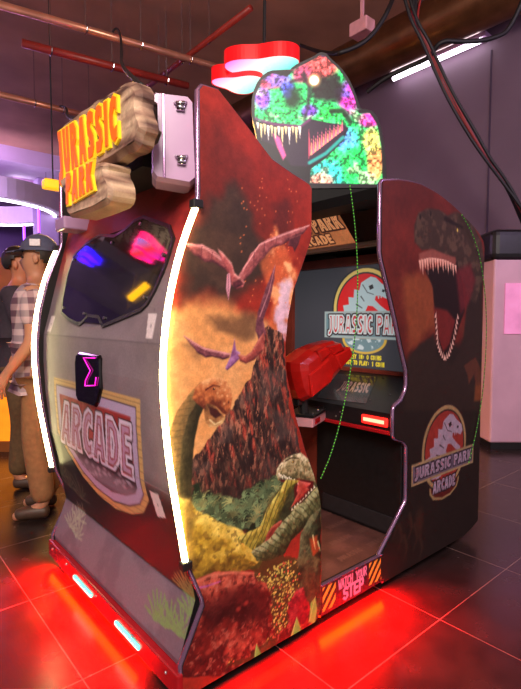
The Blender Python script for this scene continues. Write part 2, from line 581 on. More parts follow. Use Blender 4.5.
def span_grid(outline, du, dv):
    """A grid that fills an outline row by row: returns U, V, nu, nv."""
    P = np.array(outline); z0, z1 = P[:, 1].min(), P[:, 1].max()
    nv = int((z1 - z0) / dv) + 2
    nu = int((P[:, 0].max() - P[:, 0].min()) / du) + 2
    U = []; V = []
    for z in np.linspace(z0 + 1e-5, z1 - 1e-5, nv):
        xs = []
        for i in range(len(P)):
            a = P[i - 1]; b = P[i]
            if (a[1] > z) != (b[1] > z):
                xs.append(a[0] + (b[0] - a[0]) * (z - a[1]) / (b[1] - a[1]))
        lo, hi = (min(xs), max(xs)) if xs else (P[0, 0], P[0, 0])
        U.append(np.linspace(lo, hi, nu)); V.append(np.full(nu, z))
    return np.concatenate(U), np.concatenate(V), nu, nv


def letter_mesh(mb, outer, holes, place, t0, t1, mi=0):
    """Extruded letter, holes kept: cap by constrained Delaunay, walls by hand."""
    loops = [outer] + holes
    vs = [Vector(p) for l in loops for p in l]
    es = []; o = 0; fs = []
    for l in loops:
        es += [(o + i, o + (i + 1) % len(l)) for i in range(len(l))]
        o += len(l)
    r = delaunay_2d_cdt(vs, es, [], 1, 1e-6)
    rv = [(p.x, p.y) for p in r[0]]
    keep = []
    pp = Paint([0], [0])
    for t in r[2]:
        cxy = np.mean([rv[i] for i in t], axis=0)
        U = np.array([cxy[0]]); V = np.array([cxy[1]])
        if pp.sd(outer, U, V)[0] < 0 and all(pp.sd(h, U, V)[0] > 0 for h in holes):
            keep.append(tuple(t))
    mb.add([place(a, b, t1) for a, b in rv], keep, mi)
    for l in loops:
        n = len(l)
        mb.add([place(a, b, t0) for a, b in l] + [place(a, b, t1) for a, b in l], [(i, (i + 1) % n, n + (i + 1) % n, n + i) for i in range(n)], mi)


# ================================================================== STRUCTURE
def floor_material():
    m = bpy.data.materials.new('dark_floor_tile'); m.use_nodes = True
    nt = m.node_tree; b = nt.nodes['Principled BSDF']
    tc = nt.nodes.new('ShaderNodeTexCoord')
    mp = nt.nodes.new('ShaderNodeMapping'); mp.inputs['Location'].default_value = (-1.02 / .6, .26 / .6, 0); mp.inputs['Scale'].default_value = (1 / .6, 1 / .6, 1)
    br = nt.nodes.new('ShaderNodeTexBrick')
    br.offset = 0; br.inputs['Scale'].default_value = 1; br.inputs['Mortar Size'].default_value = .004
    br.inputs['Brick Width'].default_value = 1; br.inputs['Row Height'].default_value = 1
    br.inputs['Color1'].default_value = (*srgb((46, 35, 34)), 1); br.inputs['Color2'].default_value = (*srgb((40, 30, 30)), 1)
    br.inputs['Mortar'].default_value = (*srgb((120, 98, 92)), 1)
    nz = nt.nodes.new('ShaderNodeTexNoise'); nz.inputs['Scale'].default_value = 7; nz.inputs['Detail'].default_value = 8
    mx = nt.nodes.new('ShaderNodeMix'); mx.data_type = 'RGBA'; mx.blend_type = 'MULTIPLY'; mx.inputs['Factor'].default_value = .7
    rp = nt.nodes.new('ShaderNodeValToRGB'); rp.color_ramp.elements[0].position = .35; rp.color_ramp.elements[0].color = (.45, .42, .42, 1); rp.color_ramp.elements[1].position = .65
    nt.links.new(tc.outputs['Object'], mp.inputs[0]); nt.links.new(mp.outputs[0], br.inputs['Vector'])
    nt.links.new(tc.outputs['Object'], nz.inputs['Vector']); nt.links.new(nz.outputs['Fac'], rp.inputs[0])
    nt.links.new(br.outputs['Color'], mx.inputs['A']); nt.links.new(rp.outputs[0], mx.inputs['B']); nt.links.new(mx.outputs['Result'], b.inputs['Base Color'])
    rr = nt.nodes.new('ShaderNodeMapRange'); rr.inputs['To Min'].default_value = .16; rr.inputs['To Max'].default_value = .34
    nt.links.new(nz.outputs['Fac'], rr.inputs['Value']); nt.links.new(rr.outputs[0], b.inputs['Roughness'])
    return m


X1, ZC = 4.75, 4.6
YB2 = float(at_plane(40, 152, 2, ZC)[1])          # where the hall ceiling changes height
Y1 = YB2 + 4.5
X0, Y0 = -6.0, -4.5
tag(MB().box((X0, Y0, -.1), (X1 + .1, Y1 + .1, 0)).build('floor', floor_material()), kind='structure')
tag(MB().box((X0, Y0, ZC), (X1 + .1, YB2, ZC + .1)).build('ceiling', mat('ceiling_paint', (178, 134, 108), .7, noise=.2, nscale=1.5)), kind='structure')
tag(MB().box((X0, YB2, 4.3), (X1 + .1, Y1 + .1, 4.4)).box((X0, YB2, 4.4), (X1 + .1, YB2 + .1, ZC + .1)).build('ceiling_lower', mat('lilac_ceiling_paint', (188, 168, 196), .7, noise=.08, nscale=2)), kind='structure')
tag(MB().box((X1, Y0, 0), (X1 + .1, Y1, ZC)).build('wall_right', mat('plum_wall_paint', (112, 90, 104), .6, noise=.1, nscale=1.2)), kind='structure')
tag(MB().box((X0, Y1, 0), (X1 + .1, Y1 + .1, 4.4)).build('wall_back', mat('violet_wall_paint', (92, 66, 120), .6, noise=.15, nscale=1)), kind='structure')
tag(MB().box((X1 - .012, at_plane(490, 150, 0, X1)[1], .12), (X1, at_plane(490, 150, 0, X1)[1] + .015, 4.1)).build('trim_1', mat('wall_seam_strip', (70, 52, 74), .6, noise=.1, nscale=4)), kind='structure')  # thin darker strip along a vertical wall seam
tag(MB().box((X1 - .02, Y0, 0), (X1, Y1, .12)).build('baseboard_right', mat('black_baseboard', (30, 24, 30), .5, noise=.1, nscale=4)), kind='structure')

# ================================================================== THE ARCADE MACHINE
ROOT = empty('arcade_machine', (0.9, 0.6, 0), 'walk-in shooting game cabinet with dinosaur artwork on both side panels, glowing red underneath', 'arcade machine')
TH = .026                                     # side panel thickness
WID = 1.2

NEAR = [(.072, 1.862), (.085, 1.878), (.139, 1.881), (.25, 1.80), (.356, 1.719), (.45, 1.69), (.535, 1.668), (.544, 1.655), (.544, 1.482), (.504, 1.394), (.455, 1.294), (.428, 1.19), (.418, 1.10), (.42, 1.03), (.428, .985),
        (.466, .853), (.517, .718), (.565, .615), (.592, .545), (.604, .49), (.608, .40), (.608, .09), (.598, .062), (.575, .048), (-.003, .048), (-.003, .149), (.078, .305), (.075, .33), (.021, .462), (-.008, .633), (-.032, .78), (-.044, .906), (-.05, 1.0), (-.049, 1.08), (-.034, 1.221), (.001, 1.364), (.034, 1.45), (.068, 1.536), (.072, 1.56)]
RIGHT = [(.962, 1.75), (.972, 1.762), (1.089, 1.783), (1.18, 1.792), (1.244, 1.793), (1.33, 1.785), (1.415, 1.771), (1.51, 1.748), (1.607, 1.718), (1.70, 1.685), (1.799, 1.642), (1.86, 1.60), (1.872, 1.57), (1.875, .086), (1.80, .06), (1.72, .045), (1.011, .045), (.987, .10), (.987, .175), (1.18, .355), (1.187, .375), (1.183, .61), (1.175, .625), (1.148, .646), (1.085, .668), (1.077, .685), (1.076, .795), (1.085, .81), (1.136, .832), (1.168, .872), (1.175, .9), (1.172, .963), (1.13, 1.06), (1.081, 1.187), (1.02, 1.33), (.972, 1.44), (.964, 1.47)]


def art_near(U, V):
    p = Paint(U, V)
    Z7 = lambda *q: side_xz(zoomed(q, 160, 90, 2.87))
    Z8 = lambda *q: side_xz(zoomed(q, 160, 320, 3.065))
    Z9 = lambda *q: side_xz(zoomed(q, 180, 480, 3.256))
    S = lambda *q: side_xz(q)
    n1 = fbm(p.U, p.V, 6, 5, 3); n2 = fbm(p.U, p.V, 14, 5, 8)
    # sky
    p.fill((150, 44, 33))
    p.mottle(9, .22, 5)
    w = .05 * (n1 - .5) * 2
    # dark diagonal smoke
    k = p.mask(Z7((105, 60), (150, 100), (230, 190), (300, 330), (330, 420), (300, 520), (250, 600), (160, 640), (60, 600), (20, 520), (60, 400), (110, 300)), .05, wob=.05, wf=9)
    p.mix(k * .45, (74, 34, 30))
    k = p.mask(Z7((110, 330), (160, 300), (215, 295), (255, 345), (300, 420), (310, 500), (270, 560), (200, 600), (120, 610), (60, 600), (50, 480), (80, 400)), .035, wob=.06, wf=10, seed=4)
    p.mix(k * .92, (58, 46, 40))
    p.mix(k * sm(n2, .45, .75) * .4, (96, 66, 52))
    k = p.mask(Z7((330, 320), (370, 330), (385, 400), (350, 470), (330, 400)), .02, wob=.04, wf=14, seed=14)
    p.mix(k * .6, (70, 34, 34))
    # tan evening sky behind the long neck
    k = p.mask(S((150, 322), (180, 302), (205, 298), (232, 308), (255, 318), (275, 330), (262, 370), (250, 395), (232, 420), (205, 470), (185, 480), (150, 470)), .03, wob=.03, wf=12, seed=6)
    p.mix(k, (222, 152, 92))
    p.mix(k * sm(n1, .45, .7) * .4, (238, 184, 128))
    k = p.mask(Z8((150, -10), (290, -20), (300, 40), (260, 60), (220, 50), (170, 30)), .02, wob=.03, wf=16, seed=9)
    p.mix(k * .75, (96, 66, 48))
    k = p.mask(Z8((60, 75), (110, 80), (150, 100), (120, 125), (80, 110)), .015, wob=.02, wf=20, seed=2)
    p.mix(k * .5, (116, 82, 56))
    # lava plume up the front edge
    k = p.mask(Z7((330, 400), (372, 470), (395, 520), (372, 700), (300, 700), (320, 560), (300, 500)), .02, wob=.04, wf=16, seed=21)
    p.mix(k * .8, (214, 104, 62))
    p.mix(k * sm(n2, .5, .68), (255, 176, 120))
    k = p.mask(Z7((340, 560), (372, 545), (372, 640), (362, 720), (335, 700)), .012, wob=.03, wf=20, seed=22)
    p.mix(k * .85, (226, 196, 226))
    rs = np.random.RandomState(5)
    for i in range(70):
        a, b = rs.uniform(230, 400), rs.uniform(250, 620)
        (u, v), = Z7((a, b))
        p.blob((u, v), .004, .004, (250, 130, 80), .8)
    # volcano
    vol = Z8((318, 35), (335, 25), (372, 38), (382, 100), (390, 200), (402, 300), (430, 390), (440, 480), (400, 620), (150, 620), (90, 540), (92, 440), (150, 365), (210, 290), (245, 235), (272, 185), (300, 110))
    m = p.form(vol, (82, 54, 46), (128, 84, 68), (44, 28, 28), .06, .014, 30, 3, .8, 22, aniso=(2.2, .8))
    st = fbm(p.U * 3.4 + p.V * .9, p.V * .7, 26, 5, 31); s2 = fbm(p.U * 2.6 - p.V * .4, p.V * .8, 48, 4, 33)
    p.mix(m * sm(st, .53, .60) * .75, (126, 48, 42))
    p.mix(m * sm(1 - st, .54, .62) * .8, (40, 26, 27))
    p.mix(m * sm(st, .635, .69) * .9, (176, 72, 58))
    p.mix(m * sm(s2, .62, .70) * .75, (206, 128, 100))
    p.mix(m * sm(1 - s2, .60, .68) * .7, (36, 24, 26))
    p.mix(m * sm(fbm(p.U, p.V, 12, 3, 44), .55, .75) * .45, (92, 76, 74))
    p.mix(m * (1 - sm(p.V, .62, .80)) * .55, (50, 38, 34))
    # upper flying reptile
    F_ = ((162, 84, 84), (224, 150, 152), (74, 34, 44))
    L_ = dict(tex=.45, ts=60, light=(.2, .98))
    p.form(Z7((430, 388), (380, 402), (330, 420), (290, 438), (262, 468), (240, 508), (222, 540), (235, 552), (262, 524), (285, 494), (320, 456), (345, 446), (372, 430), (410, 412)), *F_, .010, .003, 50, 1, **L_)
    p.line(Z7((428, 388), (350, 417), (285, 444), (240, 512)), .0015, .003, (232, 158, 156), .0015, .9)
    for a in (((300, 440), (296, 478)), ((335, 424), (330, 452)), ((270, 466), (268, 512))):
        p.line(Z7(*a), .0015, .001, (92, 44, 54), .001, .8)
    p.form(Z7((372, 425), (405, 413), (398, 440), (386, 464), (380, 450), (366, 446)), (96, 46, 52), (150, 84, 84), (50, 24, 34), .006, 0, 30, 2, **L_)
    p.form(Z7((72, 440), (120, 443), (160, 466), (195, 498), (208, 520), (186, 516), (150, 494), (128, 492), (105, 478), (85, 462)), *F_, .010, .003, 50, 3, **L_)
    p.line(Z7((72, 440), (130, 454), (200, 506)), .0015, .003, (226, 150, 150), .0015, .85)
    for a in (((120, 450), (118, 484)), ((150, 466), (146, 496))):
        p.line(Z7(*a), .0015, .001, (92, 44, 54), .001, .8)
    p.form(Z7((165, 455), (180, 468), (205, 496), (214, 525), (230, 540), (244, 552), (238, 566), (220, 572), (205, 560), (195, 525), (178, 495)), (184, 92, 92), (244, 176, 170), (96, 44, 52), .008, .002, 50, 4, **L_)
    p.poly(Z7((192, 528), (200, 526), (203, 560), (196, 604), (189, 570)), (214, 146, 162), .0015)
    p.line(Z7((196, 530), (195, 598)), .001, .0008, (120, 60, 80), .001)
    p.form(Z7((205, 550), (230, 540), (242, 556), (215, 570)), (98, 46, 54), (170, 96, 92), (50, 24, 34), .006, 0, 30, 5, **L_)
    # lower flying reptile
    p.form(Z7((330, 503), (328, 545), (314, 605), (296, 660), (304, 700), (284, 722), (274, 692), (280, 640), (300, 575)), (112, 60, 72), (186, 116, 124), (58, 30, 44), .008, .003, 50, 6, **L_)
    p.line(Z7((330, 503), (312, 580), (286, 650)), .0012, .0025, (200, 132, 138), .0015, .8)
    G_ = ((118, 62, 72), (206, 134, 140), (60, 30, 42))
    p.form(Z8((72, 48), (108, 70), (140, 88), (175, 96), (215, 103), (212, 116), (190, 122), (160, 112), (140, 116), (112, 98)), *G_, .008, .002, 50, 7, **L_)
    p.line(Z8((72, 48), (130, 86), (215, 105)), .0012, .0025, (214, 142, 146), .0015, .9)
    p.form(Z8((228, 58), (233, 92), (245, 100), (242, 120), (222, 140), (206, 154), (199, 148), (214, 116), (222, 88)), (146, 88, 140), (220, 172, 226), (84, 46, 88), .007, 0, 30, 8, **L_)
    p.form(Z8((238, 104), (262, 110), (280, 96), (300, 60), (318, 38), (322, 60), (316, 92), (290, 120), (262, 134), (245, 126)), (160, 72, 66), (226, 140, 116), (80, 36, 40), .010, .002, 50, 9, **L_)
    # long-necked dinosaur
    neck = Z8((12, 640), (16, 470), (26, 350), (50, 282), (90, 226), (125, 190), (165, 180), (155, 240), (136, 262), (120, 300), (106, 370), (98, 450), (97, 540), (104, 640))
    m = p.form(neck, (92, 78, 52), (160, 118, 72), (44, 40, 28), .055, .002, 40, 51, .42, 40, (-.8, .5), aniso=(1.6, .9))
    p.mix(m * sm(np.sin(p.V * 330 + 5 * n2), .6, .95) * .22, (50, 44, 30))
    head = Z8((98, 240), (108, 206), (126, 188), (150, 178), (185, 174), (203, 186), (214, 206), (222, 236), (217, 268), (204, 292), (190, 286), (174, 266), (156, 258), (146, 284), (130, 268), (112, 256))
    m = p.form(head, (188, 104, 60), (246, 182, 124), (96, 44, 32), .028, .002, 40, 57, .55, 44, (.3, .95))
    p.form(Z8((142, 256), (166, 262), (186, 284), (200, 300), (192, 316), (174, 328), (152, 328), (140, 314), (134, 282)), (164, 112, 68), (228, 186, 126), (80, 50, 36), .016, 0, 30, 58, .4, 50, (.3, -.9))
    p.poly(Z8((148, 264), (172, 272), (189, 291), (170, 302), (154, 290)), (70, 34, 32), .003)
    p.line(Z8((152, 306), (168, 320), (188, 310)), .0025, .002, (230, 202, 148), .002)
    p.line(Z8((140, 214), (162, 200), (182, 204)), .003, .0015, (92, 38, 30), .002)
    p.blob(Z8((165, 211))[0], .007, .0055, (44, 18, 16), 1); p.blob(Z8((166, 210))[0], .002, .002, (250, 220, 160), 1)
    p.blob(Z8((210, 252))[0], .005, .008, (84, 36, 28), .9)
    p.line(Z8((182, 262), (204, 284)), .002, .002, (96, 44, 34), .002, .8)
    for q in ((186, 196), (198, 214), (206, 232), (190, 232), (176, 224), (196, 256)):
        p.blob(Z8(q)[0], .007, .006, (252, 196, 140), .55)
    # jungle
    jung = Z8((92, 640), (100, 540), (112, 505), (125, 500), (140, 545), (175, 575), (215, 560), (250, 545), (268, 520), (300, 505), (335, 480), (365, 475), (372, 520), (350, 580), (330, 640))
    m = p.poly(jung, (34, 46, 32), .006, wob=.03, wf=26, seed=61)
    jb = p.mask(Z9((50, 20), (110, 40), (200, 60), (290, 20), (330, 30), (260, 160), (240, 190), (200, 160), (150, 130), (100, 110), (50, 120)), .008, wob=.02, wf=30, seed=62)
    p.mix(jb, (32, 40, 28))
    mm = np.maximum(m, jb)
    (ju0, jv0), (ju1, jv1) = Z8((95, 620))[0], Z8((372, 470))[0]
    for i in range(210):
        u0 = rs.uniform(ju0, ju1); v0 = rs.uniform(jv0 - .09, jv1)
        g = rs.uniform(.45, 1.2); L = rs.uniform(.02, .042); a0 = rs.uniform(.6, 2.5)
        c = (112 * g, 134 * g, 92 * g) if i % 4 else (150 * g, 150 * g, 96 * g)
        kk = np.zeros(len(p.U))
        sub = p.box([(u0 - L, v0 - L), (u0 + L, v0 + L)], .01)
        if not len(sub): continue
        q = Paint(p.U[sub], p.V[sub]); q.c = p.c[sub].copy()
        for f_ in (-1.0, -.55, -.15, .25, .7, 1.1):
            an = a0 + f_
            q.line([(u0, v0), (u0 + L * .55 * math.cos(an), v0 + L * .6 * math.sin(an)), (u0 + L * math.cos(an + .25 * f_), v0 + L * .85 * math.sin(an + .25 * f_))], .0034, .001, c, .0015, .9)
        w_ = mm[sub][:, None]
        p.c[sub] = p.c[sub] * (1 - w_) + q.c * w_
    # yellow flank of the near dinosaur
    body = Z9((-5, 60), (40, 70), (60, 100), (90, 112), (140, 140), (190, 160), (225, 185), (250, 215), (272, 260), (255, 290), (180, 300), (100, 310), (20, 330), (-20, 200))
    m = p.form(body, (190, 152, 50), (244, 214, 104), (98, 70, 28), .06, .008, 30, 71, .75, 24, (.25, .97), aniso=(1, 1.3))
    p.mix(m * sm(fbm(p.U, p.V, 60, 3, 75), .56, .66) * .5, (88, 64, 28))
    p.form(Z9((-5, 60), (36, 60), (50, 120), (38, 200), (46, 290), (0, 320)), (150, 116, 58), (206, 170, 92), (84, 64, 36), .03, .01, 20, 76, .5, 30, alpha=.8, soft=.012)
    # open-jawed dinosaur on the front edge
    p.form(Z8((310, 640), (318, 585), (345, 535), (380, 500), (405, 490), (425, 470), (500, 470), (500, 640)), (60, 58, 36), (110, 108, 66), (30, 30, 22), .03, .01, 30, 80, .6, 40)
    hd = Z8((356, 474), (358, 456), (368, 440), (384, 424), (410, 412), (432, 407), (446, 420), (462, 430), (478, 455), (492, 480), (492, 502), (470, 494), (440, 492), (418, 484), (400, 494), (385, 488), (362, 490))
    m = p.form(hd, (166, 148, 104), (240, 226, 186), (78, 70, 44), .026, .002, 60, 81, .7, 60, (-.2, .97))
    p.mix(m * sm(fbm(p.U * 2, p.V, 70, 3, 84), .58, .68) * .7, (84, 82, 52))
    p.line(Z8((384, 432), (404, 422), (424, 424)), .0025, .002, (70, 54, 36), .002)
    p.blob(Z8((408, 435))[0], .009, .006, (36, 22, 16), 1); p.blob(Z8((407, 435))[0], .0035, .0035, (250, 196, 60), 1)
    p.blob(Z8((368, 458))[0], .004, .003, (50, 36, 26), 1)
    p.poly(Z8((366, 488), (400, 494), (420, 486), (470, 494), (470, 510), (448, 540), (432, 562), (418, 560), (412, 540), (410, 510), (398, 500), (370, 496)), (92, 24, 24), .003)
    p.form(Z8((424, 492), (462, 500), (446, 528), (428, 548), (418, 524)), (196, 62, 58), (244, 130, 116), (112, 28, 30), .016, 0, 30, 86, .3)
    for i in range(12):
        a = 362 + i * 5.2; b = 468 + (i % 3) * 2 + i * 2
        p.poly(Z8((a, b), (a + 4.5, b + 1), (a + 3.5, b + 17 - i * .4)), (246, 236, 206), .001)
    p.form(Z8((395, 600), (418, 566), (440, 560), (470, 520), (492, 506), (492, 640), (400, 640)), (124, 120, 72), (196, 188, 124), (58, 58, 36), .03, .003, 50, 87, .6, 50)
    for i in range(9):
        a = 402 + i * 8.5; b = 586 - i * 8.5
        p.poly(Z8((a, b), (a + 6, b - 5), (a + 1, b - 12)), (240, 228, 196), .001)
    jaw = Z9((180, 190), (262, 150), (285, 90), (318, 40), (345, 0), (390, 0), (372, 20), (352, 50), (330, 100), (305, 160), (280, 200), (240, 230))
    m = p.form(jaw, (166, 146, 56), (226, 210, 104), (70, 66, 30), .02, .004, 40, 88, .6, 40, (-.7, .7), aniso=(1.6, 1))
    p.mix(m * sm(np.sin((p.U * .9 - p.V * .5) * 300 + 7 * n2), .4, .9) * .6, (70, 66, 30))
    p.form(Z9((385, 0), (420, 30), (400, 60), (360, 90), (385, 40)), (176, 58, 48), (220, 110, 90), (90, 30, 28), .012, 0, 30, 89, .4)
    p.form(Z9((300, 150), (330, 130), (345, 150), (310, 180), (270, 215), (285, 170)), (140, 52, 42), (200, 100, 80), (70, 26, 24), .012, .004, 40, 90, .4)
    arm = Z9((230, 235), (290, 190), (340, 130), (400, 70), (456, 20), (456, 110), (410, 150), (360, 200), (340, 240), (290, 262), (250, 262))
    m = p.form(arm, (96, 98, 60), (178, 180, 130), (36, 40, 24), .035, .005, 40, 91, .7, 44, (-.4, .9), aniso=(1.3, 1))
    p.mix(m * sm(np.sin((p.U * .8 + p.V * .9) * 260 + 12 * n2), .55, .95) * .55, (38, 40, 24))
    leg = Z9((395, 170), (430, 110), (458, 90), (458, 300), (430, 380), (400, 420), (380, 330), (385, 240))
    m = p.form(leg, (58, 64, 42), (128, 134, 94), (24, 28, 20), .04, .006, 30, 95, .7, 40, (-.8, .4))
    p.poly(Z9((420, 190), (446, 180), (452, 230), (432, 250)), (178, 74, 38), .008, .9)
    p.line(Z9((432, 180), (440, 225)), .003, .001, (255, 240, 170), .003, .9)
    p.line(Z9((448, 200), (456, 230)), .003, .001, (255, 240, 170), .003, .9)
    # red dinosaur back along the bottom
    red = Z9((-30, 640), (-20, 400), (50, 330), (110, 300), (180, 296), (240, 300), (290, 320), (350, 310), (400, 350), (440, 420), (480, 480), (480, 640))
    m = p.form(red, (112, 32, 28), (196, 92, 72), (60, 18, 20), .07, .006, 26, 101, .75, 18, (-.3, .95))
    p.mix(m * sm(fbm(p.U, p.V, 80, 3, 105), .6, .7) * .5, (206, 120, 100))
    p.mix(m * sm(fbm(p.U, p.V, 56, 3, 107), .58, .68) * .5, (52, 16, 18))
    p.form(Z9((70, 420), (150, 360), (250, 340), (290, 400), (280, 470), (230, 440), (150, 450), (100, 500)), (52, 18, 20), (96, 34, 32), (30, 12, 14), .05, .012, 20, 108, .6, 26, alpha=.75, soft=.02)
    for q in ((190, 420), (180, 470), (120, 500), (215, 400), (90, 560), (150, 560), (60, 500), (250, 500)):
        p.blob(Z9(q)[0], .016, .013, (168, 62, 52), .7)
    p.line(Z9((20, 345), (90, 312), (180, 300), (250, 304)), .005, .003, (228, 130, 104), .006, .85)
    p.line(Z9((30, 356), (85, 346), (130, 330)), .003, .0015, (186, 90, 186), .004, .9)
    p.form(Z9((300, 300), (420, 240), (458, 260), (458, 460), (420, 470), (380, 350)), (54, 58, 38), (104, 110, 72), (24, 28, 20), .04, .008, 30, 109, .7, 40, soft=.008)
    p.form(Z9((345, 370), (400, 350), (425, 420), (405, 470), (360, 480)), (132, 30, 38), (190, 76, 76), (66, 18, 24), .03, .006, 30, 110, .6, 40, soft=.006)
    clump = p.mask(Z9((225, 285), (280, 262), (330, 246), (380, 262), (392, 300), (385, 350), (350, 400), (352, 460), (320, 500), (298, 470), (300, 400), (285, 340), (240, 305)), .004, wob=.012, wf=40, seed=7)
    clump2 = p.mask(Z9((250, 545), (285, 520), (310, 500), (318, 520), (290, 560), (265, 590), (150, 610), (160, 590), (220, 580)), .004, wob=.012, wf=40, seed=17)
    cc = np.maximum(clump, clump2 * .9)
    p.mix(cc * .75, (66, 58, 30))
    cu, cv = zip(*Z9((140, 610), (400, 240)))
    for i in range(900):
        u0 = rs.uniform(cu[0], cu[1]); v0 = rs.uniform(cv[0], cv[1]); r = rs.uniform(.0026, .0056)
        sub = p.box([(u0 - r, v0 - r), (u0 + r, v0 + r)], .003)
        if not len(sub) or cc[sub].max() < .3: continue
        d = np.hypot(p.U[sub] - u0, p.V[sub] - v0); w_ = ((1 - sm(d, r * .6, r * 1.1)) * cc[sub])[:, None]
        p.c[sub] = p.c[sub] * (1 - w_) + np.array([(226, 212, 110), (184, 178, 80), (130, 126, 58), (204, 90, 66), (206, 196, 96)][rs.randint(5)], float) * w_
    for a in ([(356, 530), (362, 500), (380, 446), (392, 480), (396, 515), (378, 532)], [(241, 604), (243, 560), (249, 534), (260, 560), (276, 585), (262, 604)], [(420, 460), (425, 400), (440, 380), (446, 420), (438, 470)]):
        p.poly(Z9(*a), (112, 172, 78), .002)
        p.line(Z9(a[0], a[2]), .002, .001, (178, 222, 130), .002, .8)
    p.mottle(60, .12, 200)
    return p.linear()


def dino_logo(p, c, R, cols, tab=True, b0=-.65, b1=-.15, hw=1.44, tb=-1.26):
    """Round park badge: ring, red disc, dinosaur skeleton, lettered banner."""
    ring, red, bone, dark, banner, edge, letter = cols
    C = lambda r: [(c[0] + r * R * math.cos(t), c[1] + r * R * math.sin(t)) for t in np.linspace(0, 2 * PI, 40)[:-1]]
    Q = lambda *q: [(c[0] + a * R, c[1] + b * R) for a, b in q]
    if tab:
        T = lambda *q: Q(*[(a, b0 + .1 + (v + .9) / 1.3 * (b0 + .1 - tb)) for a, v in q])
        p.poly(T((-.70, -.9), (-.66, -1.75), (-.5, -2.05), (-.1, -2.2), (.3, -2.15), (.6, -1.9), (.70, -1.6), (.70, -.9)), ring, .003)
        p.poly(T((-.64, -.9), (-.6, -1.7), (-.45, -1.95), (-.1, -2.1), (.28, -2.05), (.54, -1.85), (.63, -1.6), (.63, -.9)), [x * .62 for x in red], .003)
    p.poly(C(1.08), dark, .003); p.poly(C(1.03), ring, .003); p.poly(C(.93), dark, .003); p.poly(C(.89), red, .003)
    p.poly(Q((-.95, -.62), (-.82, -.35), (-.86, -.15), (-.66, -.1), (-.7, .08), (-.5, .1), (-.52, .3), (-.34, .28), (-.33, .5), (-.16, .46), (-.1, .66), (.02, .72), (.2, .8), (.36, .76), (.52, .62), (.78, .46), (.84, .3), (.74, .2), (.5, .3), (.36, .3), (.34, .2), (.5, .06), (.74, -.1), (.72, -.22), (.5, -.12), (.28, .04), (.12, .06), (.04, -.1), (.16, -.26), (.34, -.3), (.42, -.42), (.3, -.4), (.38, -.56), (.22, -.46), (.08, -.4), (-.02, -.62), (-.3, -.7)), bone, .002)
    for q in (((-.1, .3), (.0, .18)), ((-.25, .1), (-.06, .0)), ((-.4, -.12), (-.1, -.2)), ((-.5, -.32), (-.16, -.4))):
        p.line(Q(*q), .02 * R, .012 * R, dark, .0015, .8)
    p.poly(Q((.14, .56), (.26, .6), (.3, .5), (.18, .46)), dark, .0015)
    p.poly(Q((.56, .46), (.64, .44), (.62, .38), (.55, .4)), dark, .0015)
    p.line(Q((-.05, .6), (.1, .4), (.3, .34)), .015 * R, .01 * R, dark, .0015, .7)
    for i in range(5):
        p.poly(Q((.42 + i * .08, .3 + i * .01), (.48 + i * .08, .3 + i * .01), (.45 + i * .08, .2 + i * .02)), bone, .001)
    p.poly(Q((-hw, b0), (hw, b0), (hw, b1), (-hw, b1)), edge, .002)
    p.poly(Q((-hw + .06, b0 + .06), (hw - .06, b0 + .06), (hw - .06, b1 - .06), (-hw + .06, b1 - .06)), banner, .002)
    paint_word(p, 'JURASSIC PARK', Q((-hw + .13, b0 + .13), (hw - .11, b0 + .13), (hw - .11, b1 - .10), (-hw + .13, b1 - .10)), letter(R), .08)
    if tab:
        paint_word(p, 'ARCADE', Q((-.52, b0 - .38), (.52, b0 - .38), (.52, b0 - .09), (-.52, b0 - .09)), letter(R * .9), .1)


